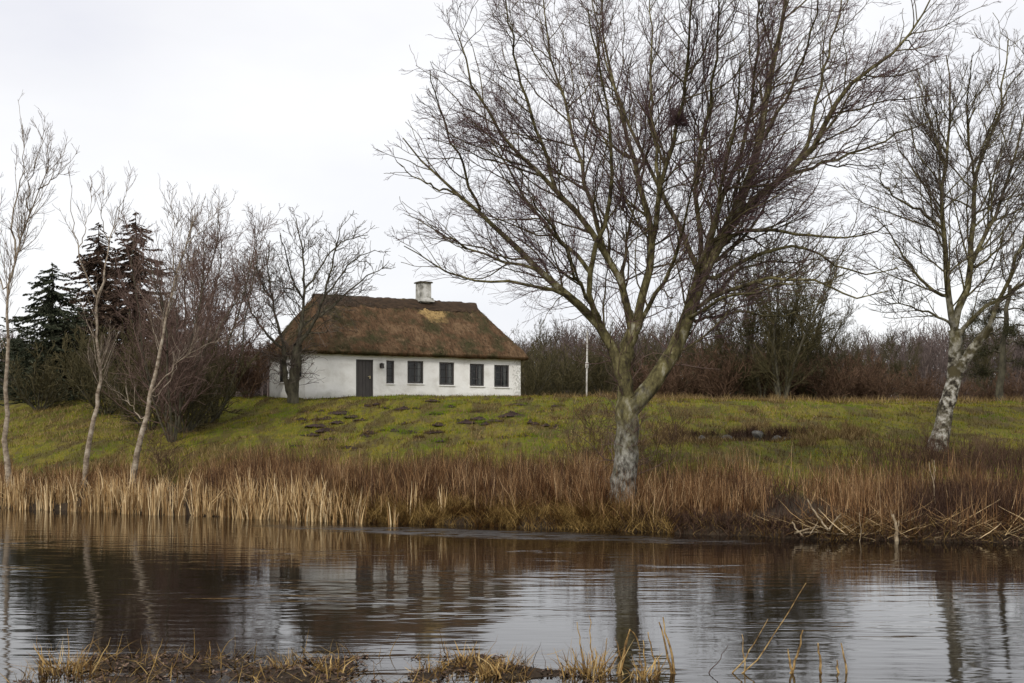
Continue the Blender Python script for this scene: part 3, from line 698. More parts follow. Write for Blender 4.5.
# brown hedge to the right of the big tree
HG = 'brown brushwood bushes of the hedge'
HL = 'brown leafless bush in the hedge along the far edge of the grass'
for px, d, s in ((640, 78, .95), (668, 74, .9), (696, 77, 1.0), (722, 73, 1.05), (750, 76, 1.0), (776, 73, .95), (803, 77, 1.05), (830, 74, .95), (857, 77, .95), (884, 75, .85), (912, 79, .8), (655, 84, 1.2), (710, 85, 1.25), (765, 84, 1.2), (818, 86, 1.15), (870, 86, 1.05), (930, 88, .8), (958, 86, .7), (985, 88, .75), (1012, 86, .7), (1040, 87, .8)):
    dup(br, gpos(px, d), rng.uniform(0, 6.28), (s*1.15, s*1.15, s*rng.uniform(.75, 1.2)), HL, HG)
OG = 'mossy bushes beyond the cottage'
OL = 'olive brown mossy bush between the cottage and the huge tree'
for px, d, s in ((530, 76, 1.25), (548, 82, 1.3), (566, 78, 1.2), (586, 84, 1.35), (607, 79, 1.2), (628, 83, 1.3), (652, 90, 1.3), (545, 95, 1.5), (600, 97, 1.5)):
    dup(ev, gpos(px, d), rng.uniform(0, 6.28), (s, s, s*rng.uniform(.95, 1.2)), OL, OG)
for px, d, s, lab in ((690, 92, 1.6, 'tall mossy bush behind the brown hedge nearest the huge trunk'), (735, 95, 1.7, 'tall mossy bush behind the hedge below the thin grey trees'), (790, 94, 1.7, 'broad mossy bush behind the middle of the brown hedge'), (840, 96, 1.5, 'mossy bush behind the thinning end of the brown hedge')):
    dup(ev, gpos(px, d), rng.uniform(0, 6.28), s, lab)
md = bare_proto('bare_tree', 'thin grey bare tree behind the hedge, nearest the huge trunk', 'tree', gpos(738, 74), 9.4, 4, .28, M['grey_bark'], M['brush_olive'], dens=(5.0, 5.0, 4.4), rm=.0105, r0=.09, low=.05)
dup(md, gpos(782, 71), 2.0, 1.16, 'tallest grey bare tree behind the hedge, twiggy down to its foot')
dup(md, gpos(762, 73), 3.3, 1.02, 'grey bare tree just left of the tallest one behind the hedge')
dup(md, gpos(798, 78), 1.1, 1.05, 'grey bare tree close behind the tallest one beyond the hedge')
dup(md, gpos(812, 76), 4.0, .82, 'grey bare tree behind the hedge just beyond the tallest one')
dup(md, gpos(845, 80), 5.2, .62, 'small grey bare tree behind the hedge beside the sky gap')
dup(md, gpos(700, 80), 3.1, .72, 'grey bare tree half hidden by the right stem of the huge tree')

for px, d, s_, lab in ((668, 88, .75, 'bare tree rising just above the wood beside the big right stem of the huge tree'), (872, 92, .6, 'low bare tree at the sky gap between the huge tree and the leaning birch'), (905, 84, .55, 'small bare tree behind the hedge left of the leaning birch'), (985, 90, .8, 'bare tree standing behind the dark pine'), (545, 96, .75, 'bare tree rising behind the right end of the cottage roof'), (612, 92, .7, 'bare tree behind the pole, seen between the forked stems')):
    dup(md, gpos(px, d), rng.uniform(0, 6), s_, lab)
# distant wood: one mass
n = 4200
wx = rng.uniform(-120, 170, n); wy = 145+rng.uniform(0, 50, n)
hh = (5.8+5.8*fbm(wx*.07, wx*0, 60)+2.4*rng.random(n)**3)*(wy/165)
hh = hh*np.where((wx > -55) & (wx < -3), .85, 1)
B0 = np.stack((wx, wy, ground(wx, wy)-.1), 1)
P = B0[:, None, :]+np.linspace(0, 1, 5)[None, :, None]*np.stack((.08*rng.normal(size=n)*hh, 0*hh, hh), 1)[:, None, :]
R = np.tile(np.linspace(.12, .03, 5), (n, 1))
p2, r2 = grow(P, R, 2.4, .05, 1, .6, .3, 4, .15, .12, .6, .035, labs=2.0, lmax=2.8)
p3, r3 = grow(p2, r2, 1.2, .1, 1, .6, .3, 3, .15, .05, .6, .025, labs=1.0)
tag(mesh('far_wood', [tubes(P, R, 4), tubes(p2, r2, 3), tubes(p3, r3, 3)], M['far_wood']), 'purple grey belt of distant bare woodland along the skyline', 'wood', kind='stuff')

# ---- spruces
def spruce(label, loc, H, W, needles, top=.0):
    t = thing('spruce_tree', label, 'tree', loc)
    z = np.linspace(-.2, H, 10); P = np.stack((.05*rng.normal(size=10), .05*rng.normal(size=10), z), 1)
    mesh('trunk', [tubes(P[None], np.linspace(H*.018, .015, 10)[None], 7)], M['grey_bark'], t)
    nb = int(H*46); zz = H*(1-rng.random(nb)**.75*.94); az = rng.uniform(0, 6.283, nb)
    ln = W*1.3*((1-zz/H)**.68)*rng.uniform(.5, 1.15, nb)+.10
    k = 5; s = np.linspace(0, 1, k)
    rad = ln[:, None]*s; dz = -rng.uniform(.1, .75, nb)[:, None]*rad+.30*rad**2/np.maximum(W, .1)
    B = np.stack((rad*np.cos(az)[:, None], rad*np.sin(az)[:, None], zz[:, None]+dz), -1)
    Rb = np.tile(np.linspace(.022, .006, k), (nb, 1))
    # needle sprays hanging from the boughs
    per = 60; bi = np.repeat(np.arange(nb), per); u = rng.random(len(bi))**.8*(k-1); i = np.minimum(u.astype(int), k-2); f = (u-i)[:, None]
    c = B[bi, i]*(1-f)+B[bi, i+1]*f
    d = norm(B[bi, i+1]-B[bi, i]); q = norm(np.cross(d, np.array((0, 0, 1.0))))*rng.choice((-1, 1), len(bi))[:, None]
    dr = norm(d*.8+q*rng.uniform(.2, 1.1, (len(bi), 1))+np.array((0, 0, -.35))+.25*rng.normal(size=c.shape))
    l = rng.uniform(.10, .30, (len(bi), 1))*np.clip(ln[bi]/1.2, .45, 1)[:, None]; wv = norm(np.cross(dr, rng.normal(size=c.shape)))*l*.17
    V = np.stack((c-wv, c+dr*l*.55-wv*1.1, c+dr*l, c+dr*l*.5+wv*1.1), 1).reshape(-1, 3)
    mesh('foliage', [tubes(B, Rb, 3), (V, np.arange(len(V)).reshape(-1, 4))], needles, t, smooth=False)
    return t
def hgt(py, px, d): return CZ+(YH-py)/F*d-gpos(px, d)[2]
spruce('broad dark green spruce standing left of the two rusty conifers', gpos(52, 66), hgt(262, 52, 66), 3.3, M['needles'])
spruce('rusty dark conifer with a narrow top just behind the wavy birch stem', gpos(99, 70), hgt(222, 99, 70), 2.9, M['needles_red'])
spruce('tallest rusty dark conifer, left of the leaning tan birch', gpos(136, 68), hgt(212, 136, 68), 3.1, M['needles_red'])
spruce('small dark spruce at the edge of the wood beyond the leftmost birch', gpos(18, 72), hgt(330, 18, 72), 2.4, M['needles'])
spruce('low dark spruce hidden between the broad spruce and the rusty pair', gpos(78, 74), hgt(300, 78, 74), 2.8, M['needles'])
spruce('low dark spruce behind the leaning tan birch', gpos(165, 72), hgt(300, 165, 72), 2.6, M['needles'])
# ---- dark pine on the right
D = 54.0
ps = {'T': (None, [(1000, 408), (1001, 380), (1003, 350), (1006, 320), (1010, 285)], 4.2, 2.0, 0)}
zs = [(372, -26, 1), (362, 24, -1), (352, -34, -2), (344, 30, 2), (335, -30, 1.5), (326, 34, -1.5), (318, -22, -2.5), (310, 26, 2.5), (300, -16, 1), (296, 20, -1), (348, -8, 3.2), (330, 8, -3.2), (310, -6, 2.8)]
for k, (py, dx, dd) in enumerate(zs):
    ps['b%d' % k] = ('T', [(1003, py), (1003+dx*.5, py-2), (1003+dx, py+3), (1003+dx*1.4, py+1)], 1.4, .4, dd)
pt = traced_tree(D, ps, 12)
base = at(1000, 408, D); base[2] = ground(base[0], base[1])-.1; pt['T'][0][0, 2] = base[2]
P, R = stack(pt, [k for k in pt if k != 'T'])
b1, q1 = grow(P, R, 5, .25, 1, .7, .3, 5, .15, .1, .6, .01, labs=.6)
per = 26; c = np.repeat(b1.reshape(-1, 3), per, 0); keep = rng.random(len(c)) < .6; c = c[keep]
c = c+.10*rng.normal(size=c.shape); dr = norm(rng.normal(size=c.shape)+np.array((0, 0, .3))); l = rng.uniform(.07, .16, (len(c), 1)); wv = norm(np.cross(dr, rng.normal(size=c.shape)))*.012
V = np.stack((c-wv, c+wv, c+dr*l), 1).reshape(-1, 3)
pine = thing('pine_tree', 'dark bushy pine with a straight trunk behind the leaning birch at the right edge', 'tree', base)
mesh('trunk', tubes_of(pt, ['T'], 8), M['grey_bark'], pine, loc=base).location = (0, 0, 0)
mesh('limbs', tubes_of(pt, [k for k in pt if k != 'T'], 5)+[tubes(b1, q1, 3)], M['grey_bark'], pine, loc=base).location = (0, 0, 0)
mesh('needles', [(V, np.arange(len(V)).reshape(-1, 3))], M['needles_pine'], pine, smooth=False, loc=base).location = (0, 0, 0)

# ------------------------------------------------------------------ pole
m, nt, b = mat('white_pole_paint'); M['pole'] = m
nt.links.new(ramp(nt, [(.35, (.30, .27, .23)), (.6, (.58, .56, .52))], noise(nt, coords(nt, (1, 1, .3)), 5)), b.inputs['Base Color']); b.inputs['Roughness'].default_value = .5
bp = gpos(586.5, 66); H = hgt(333, 587, 66)
pole = thing('pole', 'slender white pole standing on the lawn between the cottage and the huge tree', 'pole', bp)
z = np.linspace(-.2, H, 6)
mesh('shaft', [tubes(np.stack((.012*z, 0*z, z), 1)[None], np.linspace(.042, .05, 6)[None], 10)], M['pole'], pole)
hz = hgt(365, 587, 66)
mesh('collar', [tubes(np.array([[(.02, 0, hz-.16), (.02, 0, hz), (.02, 0, hz+.16)]]), np.array([[.085, .095, .085]]), 10), box((.02, -.09, hz), (.05, .07, .2))], M['pole'], pole)
mesh('finial', [tubes(np.array([[(.012*H, 0, H-.01), (.012*H, 0, H+.05), (.012*H, 0, H+.1), (.012*H, 0, H+.13)]]), np.array([[.03, .07, .05, .005]]), 10)], M['pole'], pole)

# ------------------------------------------------------------------ reeds and grasses
def scatter(n, x0, x1, t0, t1, dens=None):
    x = rng.uniform(x0, x1, n); t = rng.uniform(t0, t1, n)
    y = shore(x)+t
    if dens is not None:
        k = rng.random(n) < dens(x, y, t); x, y, t = x[k], y[k], t[k]
    return x, y, t, ground(x, y)
def blades(name, label, cat, m, parts):
    ch = []
    for x, y, z, H, W, lean, bend, jit in parts:
        n = len(x); ch.append(ribbons(np.stack((x, y, z-.03), 1), H, W, rng.uniform(0, 6.283, n), lean, bend, 4, jit))
    return tag(mesh(name, ch, m, smooth=False), label, cat, kind='stuff')
def U_(a, b, n): return rng.uniform(a, b, n)
M['reed_pale'] = island_mat('pale_dry_reed', [(0, (.10, .052, .022)), (.3, (.30, .18, .075)), (.7, (.54, .38, .19)), (1, (.74, .58, .35))], .7)
M['reed_brown'] = island_mat('red_brown_dead_stalks', [(0, (.060, .032, .016)), (.45, (.20, .108, .050)), (.8, (.35, .21, .10)), (1, (.58, .41, .23))], .8, 1.7)
M['weed_dark'] = island_mat('dark_dead_weeds', [(0, (.026, .015, .011)), (.7, (.062, .036, .026)), (1, (.13, .078, .05))], .85)
M['sedge'] = island_mat('ochre_sedge', [(0, (.075, .045, .015)), (.5, (.20, .125, .040)), (1, (.40, .27, .10))], .8, 2.2)
M['grass'] = island_mat('lawn_grass', [(0, (.060, .074, .006)), (.35, (.135, .142, .009)), (.7, (.215, .190, .013)), (.88, (.27, .205, .028)), (1, (.34, .24, .06))], .8)
nt = M['grass'].node_tree; b = nt.nodes['Principled BSDF']; c0 = b.inputs['Base Color'].links[0].from_socket
c = mix(nt, c0, (.062, .036, .016), ramp(nt, [(.49, (0, 0, 0)), (.555, (.95, .95, .95))], noise(nt, coords(nt, (1.1, .27, 0)), 1.0, 3, .6)))
c = mix(nt, c, (.11, .175, .008), ramp(nt, [(.51, (0, 0, 0)), (.60, (.8, .8, .8))], noise(nt, coords(nt, (.7, .25, 0)), .8, 4, .6)))
nt.links.new(c, b.inputs['Base Color'])
M['dry'] = island_mat('bleached_dry_grass', [(0, (.085, .052, .022)), (.6, (.19, .13, .055)), (1, (.33, .24, .115))], .8)
M['stub'] = bark_mat('stained_dead_reed', [(.36, (.07, .04, .018)), (.47, (.22, .135, .05)), (.58, (.40, .27, .11)), (.7, (.52, .39, .2))], (1, 1, .5), 22)
M['fore'] = island_mat('golden_dead_reed', [(0, (.08, .042, .018)), (.45, (.27, .165, .06)), (.85, (.44, .30, .12)), (1, (.60, .45, .22))], .7)

cl = lambda x, y, t: np.clip(3.2*(fbm(x*1.1, y*.9, 70, 2)-.36), 0, 1)
x, y, t, z = scatter(4600, -17, -2.2, -.15, 1.4, lambda x, y, t: np.clip(4*(vnoise(x*2.3, y*.6, 71)-.40), .22, 1)*np.clip((-2.2-x)/3.4, .03, 1))
nc = 160; cx = np.where(rng.random(nc) < .94, U_(-17, -4.3, nc), U_(-4.6, -1.5, nc)); ct = U_(-.35, .5, nc); ci = rng.integers(0, nc, 2600); ch_ = U_(.25, 1.15, nc)
xc = cx[ci]+.055*rng.normal(size=2600); yc = shore(cx)[ci]+ct[ci]+.06*rng.normal(size=2600); zc_ = np.maximum(ground(xc, yc), -.05); hc = ch_[ci]*U_(.55, 1.05, 2600)
nk = 260; xk = U_(-17, -4, nk); yk = shore(xk)+U_(-.3, .8, nk); zk = np.maximum(ground(xk, yk), .02)+U_(0, .4, nk)
x2, y2, t2, z2 = scatter(26000, -20, -4.2, .35, 4.4, cl)
x3, y3, t3, z3 = scatter(500, -6.8, -3.4, -.5, .2)
blades('reed_bed', 'pale straw coloured reeds standing along the far shore below the birches', 'reeds', M['reed_pale'], [
 (xc, yc, zc_, hc, U_(.014, .042, 2600), U_(0, .16, 2600), U_(0, .5, 2600)*(rng.random(2600) < .3), .04),
 (xk, yk, zk, U_(.4, 1.0, nk), U_(.012, .03, nk), U_(.7, 1.5, nk), U_(-.2, .4, nk), .05),
 (x, y, np.maximum(z, -.05), (.2+.8*rng.random(len(x))**1.6)*(.45+.9*vnoise(x*1.9, y, 3)), U_(.010, .030, len(x)), U_(0, .22, len(x)), U_(0, .7, len(x))*(rng.random(len(x)) < .5), .06),
 (x3, y3, np.maximum(z3, -.05), U_(.4, 1.2, len(x3)), U_(.012, .035, len(x3)), U_(0, .2, len(x3)), U_(0, .5, len(x3)), .06)])
blades('dead_grass', 'light brown dead grass standing behind the pale reeds', 'dead grass', M['reed_brown'], [
 (x2, y2, z2, U_(.35, 1.0, len(x2))*(.65+.5*vnoise(x2*1.7, y2, 8)), U_(.008, .02, len(x2)), U_(0, 1, len(x2))**2*1.2, U_(-.2, .7, len(x2)), .13)])
x, y, t, z = scatter(21000, -8.0, 2.2, .35, 5.2, lambda x, y, t: np.clip(3*(fbm(x*.9, y*.9, 72, 2)-.30), 0, 1))
xb, yb, tb, zb = scatter(28000, 1.6, 15, .12, 5.8, lambda x, y, t: np.clip(3*(fbm(x*.8, y*.8, 73, 2)-.30), 0, 1)*np.where((x > 6) & (t > 4.4), .3, 1))
x8, y8, t8, z8 = scatter(9000, -8.5, 2.0, .7, 3.4, lambda x, y, t: np.clip(3*(vnoise(x*1.3, y*1.1, 78)-.25), .15, 1))
xm = (rng.random(len(x)) < .74)
blades('stalk_bed', 'tall red brown dead stalks crowding the far shore around the huge trunk', 'dead stalks', M['reed_brown'], [
 (x[xm], y[xm], z[xm], U_(.55, 1.15, xm.sum())*(.55+.5*vnoise(x[xm]*.9, y[xm], 5)+.4*vnoise(x[xm]*3.1, y[xm]*2, 7)), U_(.008, .019, xm.sum()), U_(0, 1, xm.sum())**2.5*1.1, U_(-.2, .8, xm.sum())*(rng.random(xm.sum()) < .5), .13),
 (x8, y8, z8, U_(.65, 1.2, len(x8))*(.7+.45*vnoise(x8*2.1, y8, 79)), U_(.009, .02, len(x8)), U_(0, 1, len(x8))**2.5*.9, U_(-.2, .8, len(x8)), .13),
 (xb, yb, zb, U_(.5, 1.1, len(xb))*(.55+.5*vnoise(xb*.8, yb, 6)+.4*vnoise(xb*3.1, yb*2, 7)), U_(.007, .017, len(xb)), U_(0, 1, len(xb))**3*1.2, U_(-.2, .7, len(xb))*(rng.random(len(xb)) < .45), .11)])
x4, y4, t4, z4 = scatter(6500, -3.6, 15, 1.6, 5.6, lambda x, y, t: np.clip(6*(fbm(x*.55, y*.5, 74, 2)-.52), 0, 1))
xd = ~xm
x7, y7, t7, z7 = scatter(9000, 2.4, 15, -.05, .9)
x9, y9, t9, z9 = scatter(4500, -3.5, 15, 3.2, 5.6, lambda x, y, t: np.clip(3*(vnoise(x*.9, y*.5, 77)-.3), 0, 1))
x0_, y0_, t0_ = 9.6+.75*rng.normal(size=3500), 0, U_(.5, 3.2, 3500); y0_ = shore(x0_)+t0_
a1 = np.stack((HX+U_(-2.3, 2.3, 60), HY+U_(-.1, 1.0, 60)), 1); q1 = rng.integers(0, 60, 3200); xh = a1[q1, 0]+.10*rng.normal(size=3200); yh = a1[q1, 1]+.10*rng.normal(size=3200)
xl = 12.1+1.7*rng.normal(size=4200); yl = 33.0+1.4*rng.normal(size=4200)
blades('weed_thicket', 'dark purplish thickets of dead weeds among the red brown stalks', 'weeds', M['weed_dark'], [
 (x[xd], y[xd], z[xd], U_(.6, 1.25, xd.sum()), U_(.008, .018, xd.sum()), U_(0, .3, xd.sum()), U_(0, .4, xd.sum()), .14),
 (x7, y7, np.maximum(z7, 0), U_(.15, .5, len(x7)), U_(.008, .018, len(x7)), U_(.1, 1.2, len(x7)), U_(0, .9, len(x7)), .2),
 (x9, y9, z9, U_(.4, .95, len(x9)), U_(.008, .017, len(x9)), U_(0, .3, len(x9)), U_(0, .3, len(x9)), .12),
 (x0_, y0_, ground(x0_, y0_), U_(.3, 1.0, 3500), U_(.008, .018, 3500), U_(0, .6, 3500), U_(0, .5, 3500), .2),
 (xh, yh, ground(xh, yh), U_(.12, .34, 3200), U_(.010, .024, 3200), U_(0, .9, 3200), U_(0, .6, 3200), .2),
 (xl, yl, ground(xl, yl), U_(.2, .75, 4200), U_(.006, .014, 4200), U_(0, .5, 4200), U_(0, .5, 4200), .18),
 (x4, y4, z4, U_(.5, 1.15, len(x4)), U_(.01, .02, len(x4)), U_(0, .5, len(x4)), U_(0, .6, len(x4)), .2)])
x5, y5, t5, z5 = scatter(13000, -5, 3.4, -.2, 1.2, lambda x, y, t: np.clip(3*(vnoise(x*1.6, y*1.2, 75)-.25), .3, 1))
x6, y6, t6, z6 = scatter(11000, 2.2, 15, -.05, .8, lambda x, y, t: np.clip(3*(vnoise(x*1.4, y*1.2, 76)-.45), .15, 1))
blades('sedge_fringe', 'drooping ochre sedge hanging over the waterline of the far shore', 'sedge', M['sedge'], [
 (x5, y5, np.maximum(z5, 0), U_(.3, .65, len(x5)), U_(.008, .018, len(x5)), U_(.2, 1.0, len(x5)), U_(.2, 1.1, len(x5)), .1),
 (x6, y6, np.maximum(z6, 0), U_(.2, .5, len(x6)), U_(.008, .016, len(x6)), U_(.3, 1.2, len(x6)), U_(.2, .9, len(x6)), .15)])
# lawn
n = 230000
x = U_(-24, 34, n); y = rng.uniform(29, 66, n); t = y-shore(x)
inside = lambda x, y: ((x-A[0])*math.cos(TH)+(y-A[1])*math.sin(TH) > -.1) & ((x-A[0])*math.cos(TH)+(y-A[1])*math.sin(TH) < LH+.1) & (-(x-A[0])*math.sin(TH)+(y-A[1])*math.cos(TH) > -.1)
k = (t > 3.6) & ~inside(x, y) & (rng.random(n) < .35+.9*fbm(x*.7, y*.7, 80)) & (((x-HX)/1.9)**2+((y-HY-.1)/.75)**2 > 1)
x, y = x[k], y[k]; n = len(x)
V, Q = ribbons(np.stack((x, y, ground(x, y)-.015), 1), U_(.05, .13, n)*(.7+.7*fbm(x*.9, y*.9, 81)), U_(.012, .03, n), U_(0, 6.28, n), U_(0, .6, n), U_(0, .8, n), 1)
tag(mesh('grass', [(V, Q)], M['grass'], smooth=False), 'short yellow green grass of the sloping lawn and field', 'grass', kind='stuff')
# bleached grass: strip under the spruces, rim of the field, tussocks round the hollow
ch = []
def dry(n, f, h):
    x, y = f(n); k = ~inside(x, y) & (((x-HX)/1.8)**2+((y-HY-.2)/.6)**2 > 1); x, y = x[k], y[k]; n = len(x)
    ch.append(ribbons(np.stack((x, y, ground(x, y)-.02), 1), U_(h*.5, h, n), U_(.012, .028, n), U_(0, 6.28, n), U_(0, .6, n), U_(.1, .9, n), 2, .1))
dry(5000, lambda n: (U_(-26, -14, n), U_(47, 60, n)), .3)
dry(5000, lambda n: (U_(2, 45, n), U_(62, 76, n)), .35)
a_ = np.array([(HX-2.6+rng.uniform(-.8, 6.5), HY+rng.normal()*1.3+.4) for _ in range(70)])
dry(6000, lambda n: tuple((a_[rng.integers(0, 70, n)]+.16*rng.normal(size=(n, 2))).T), .32)
dry(4200, lambda n: (U_(-1.5, 12, n), U_(34, 48, n)), .22)
dry(3600, lambda n: (U_(-14, -5.5, n), U_(35.5, 43, n)), .4)
c__ = np.stack((U_(1.5, 42, 420), U_(50, 66, 420)), 1)
dry(14000, lambda n: tuple((c__[rng.integers(0, 420, n)]+np.array((.4, .25))*rng.normal(size=(n, 2))).T), .42)
b__ = np.stack((U_(-12, 30, 260), U_(34, 62, 260)), 1)
dry(9000, lambda n: tuple((b__[rng.integers(0, 260, n)]+.16*rng.normal(size=(n, 2))).T), .2)
tag(mesh('dry_grass', ch, M['dry'], smooth=False), 'bleached dry grass tufts on the field rim and round the stony hollow', 'dry grass', kind='stuff')

# ------------------------------------------------------------------ molehills
m = bark_mat('dark_soil', [(.35, (.022, .014, .012)), (.55, (.048, .031, .026)), (.72, (.08, .054, .044))], (1, 1, 1), 8, bs=1.0); M['soil'] = m
def mound():
    na, nr2 = 26, 9; V = [(0, 0, .16)]; ph = rng.uniform(0, 6, 4)
    for i in range(1, nr2+1):
        for j in range(na):
            a = j*2*math.pi/na; r = .36*i/nr2*(1+.22*math.sin(2*a+ph[0])+.14*math.sin(3*a+ph[1])+.10*math.sin(7*a+ph[2]))
            V.append((r*math.cos(a), r*math.sin(a), .17*math.exp(-(i/nr2*1.6)**2)*(1+.45*math.sin(2*a+ph[3]))-(.05 if i == nr2 else 0)+.022*rng.normal()))
    tri = np.array([(0, 1+j, 1+(j+1) % na) for j in range(na)])
    qd = np.array([(1+i*na+j, 1+(i+1)*na+j, 1+(i+1)*na+(j+1) % na, 1+i*na+(j+1) % na) for i in range(nr2-1) for j in range(na)])
    V = np.array(V); return mesh('molehill', [(V, qd), (V[:1+na], tri)], m, smooth=False)
MG = 'molehills dotting the lawn below the cottage'; ML = 'dark earthy molehill on the lawn below the cottage'
mounds = [mound() for _ in range(5)]; me = mounds[0]
for q_ in mounds[1:]: tag(q_, ML, 'molehill', MG)
tag(me, ML, 'molehill', MG)
spots = [(322, 411, 1), (335, 414, 1.2), (345, 413, .9), (352, 417, 1.1), (327, 419, 1), (338, 423, 1), (318, 426, 1), (325, 431, 1.1), (312, 435, .9), (330, 439, .8), (362, 420, .9), (366, 406, .7), (385, 408, .8), (404, 409, .9), (432, 401, 1.2), (434, 414, .7), (442, 414, .6), (451, 407, .8), (438, 425, 1), (439, 432, .8), (466, 423, .9), (473, 412, .7), (479, 419, 1.2), (486, 424, .7), (494, 421, .8), (512, 416, 1.2), (516, 405, 1.2), (530, 423, 1), (524, 435, .9), (370, 433, .8), (386, 430, .7), (394, 431, .9), (410, 433, .9), (364, 437, 1), (348, 448, .8), (302, 420, .8), (296, 446, .8), (305, 412, .7), (556, 428, .8), (542, 412, .8)]+[(a_, b_, .6) for a_, b_ in zip(rng.uniform(300, 560, 24), rng.uniform(404, 446, 24))]
first = True
def find_d(px, py):
    ds = np.linspace(33, 60, 800); k = (px-512)/F
    zz = ground(k*ds, ds); pr = YH-(zz-CZ)/ds*F
    j = np.where(pr <= py)[0]; return ds[j[0]] if len(j) else 56.
hills = []
for k, (px, py, s) in enumerate(spots):
    d = find_d(px, py); p = gpos(px, d, -.01); s = s*rng.uniform(.65, 1.1)
    o = mounds[k] if k < 5 else mounds[k % 5].copy()
    if k >= 5: COL.objects.link(o)
    hills.append((p[0], p[1], s))
    o.location = p; o.rotation_euler = (0, 0, rng.uniform(0, 6.28)); o.scale = (s*1.15, s*1.15, s*rng.uniform(.35, .7))

hl = np.array(hills); ii_ = rng.integers(0, len(hl), 5200); an = U_(0, 6.28, 5200); rr = U_(.2, .62, 5200)*hl[ii_, 2]
x = hl[ii_, 0]+rr*np.cos(an); y = hl[ii_, 1]+rr*np.sin(an)
tag(mesh('rough_grass', [ribbons(np.stack((x, y, ground(x, y)-.01), 1), U_(.06, .17, len(x)), U_(.012, .028, len(x)), U_(0, 6.28, len(x)), U_(0, .7, len(x)), U_(0, .9, len(x)), 2)], M['grass'], smooth=False), 'longer rough grass growing round the molehills', 'grass', kind='stuff')
# ------------------------------------------------------------------ stones in the hollow
m = bark_mat('grey_stone', [(.35, (.05, .047, .042)), (.55, (.13, .122, .11)), (.72, (.24, .23, .205))], (1, 1, 1), 7, extra=((.06, .065, .03), .5, .66, 4))
import bmesh
def stone(s, seed):
    bm = bmesh.new(); bmesh.ops.create_icosphere(bm, subdivisions=3, radius=1)
    r = np.random.default_rng(seed); ax = norm(r.normal(size=(7, 3))); of = r.uniform(.55, .85, 7)
    for v_ in bm.verts:
        p = np.array(v_.co)
        for a_, o_ in zip(ax, of):
            e_ = p@a_-o_
            if e_ > 0: p = p-a_*e_*.85
        v_.co = p*np.array(s)
    me = bpy.data.meshes.new('stone'); bm.to_mesh(me); bm.free(); me.materials.append(m)
    return me
SG = 'stones lying in the hollow'; SL = 'mossy grey stone lying in the dark hollow of the bank'
for k, (px, dy, s) in enumerate(((701, .2, .16), (716, -.1, .22), (727, .25, .18), (744, 0, .15), (757, .25, .22), (766, -.1, .15), (777, .2, .22), (788, 0, .17))):
    o = bpy.data.objects.new('stone', stone((s*1.1, s*.8, s*.75), 100+k)); COL.objects.link(o)
    o.location = gpos(px, HY+dy+.2, s*.25); o.rotation_euler = (0, 0, rng.uniform(0, 6)); tag(o, SL, 'stone', SG)

# ------------------------------------------------------------------ driftwood and broken stalks on the right shore
M['bleached'] = bark_mat('bleached_wood', [(.32, (.09, .065, .04)), (.5, (.25, .19, .12)), (.7, (.46, .38, .26))], (1, 1, .5), 14)
def stick(P, r0, r1, n=9, wob=.009):
    r0 *= .8; r1 *= .7
    p = resample(np.array(P, float), n); p[1:-1] += wob*rng.normal(size=(n-2, 3)); return tubes(p[None], np.linspace(r0, r1, n)[None], 6)
D = 24.9
def sticks(name, label, cat, items, base):
    t = thing(name, label, cat, base)
    for it in items: mesh('branch', [stick(*it)], M['bleached'], t, loc=base).location = (0, 0, 0)
    return t
P_ = lambda px, py, d=D: tuple(at(px, py, d))
bb = at(820, 534, D); bb[2] = 0.03
sticks('driftwood', 'tangle of broken pale branches lying at the waterline under the brown stalks', 'driftwood', [
 ((P_(807, 499, 24.9), P_(815, 512), P_(828, 530, 24.5)), .018, .03), ((P_(795, 533, 24.6), P_(815, 527), P_(840, 524, 25.2)), .03, .012), ((P_(829, 530, 24.5), P_(835, 520), P_(841, 514, 25)), .028, .02),
 ((P_(792, 522, 25), P_(797, 530), P_(803, 536, 24.5)), .02, .025), ((P_(803, 533, 24.6), P_(822, 532), P_(848, 535, 24.5)), .025, .012), ((P_(838, 530, 24.7), P_(855, 524), P_(868, 523, 25.3)), .018, .008), ((P_(810, 534, 24.5), P_(818, 522, 25), P_(822, 516, 25.2)), .018, .01)], bb)
nb_ = 900; x = U_(4.6, 11, nb_); t = U_(-.12, .7, nb_)**1.0; k = rng.random(nb_) < np.clip(4*(vnoise(x*1.1, t*0, 91)-.35), .06, 1); x, t = x[k], t[k]; y = shore(x)+t; nb_ = len(x)
tag(mesh('fallen_straw', [ribbons(np.stack((x, y, np.maximum(ground(x, y), 0)+U_(.01, .22, nb_)), 1), U_(.25, .8, nb_), U_(.010, .026, nb_), np.where(rng.random(nb_) < .5, U_(-.5, .5, nb_), U_(2.6, 3.7, nb_)), U_(.9, 1.75, nb_), U_(-.4, .4, nb_), 4, .08)], M['reed_pale'], smooth=False), 'broken pale straw fallen along the right hand waterline', 'straw', kind='stuff')
bb = at(895, 539, 24.3); bb[2] = 0.0
st = thing('stump', 'pale splintered stump standing upright in the shallows', 'stump', bb)
mesh('trunk', [stick((P_(897, 543, 24.3), P_(896, 528, 24.3), P_(893, 514, 24.35)), .06, .028, 8, .008)], M['bleached'], st, loc=bb).location = (0, 0, 0)
mesh('splinter', [stick((P_(896, 530, 24.3), P_(899, 524, 24.3), P_(899, 520, 24.3)), .02, .006), stick((P_(893, 518, 24.35), P_(891, 513, 24.35), P_(891, 509, 24.35)), .02, .006)], M['bleached'], st, loc=bb).location = (0, 0, 0)
bb = at(920, 536, 24.4); bb[2] = 0.03
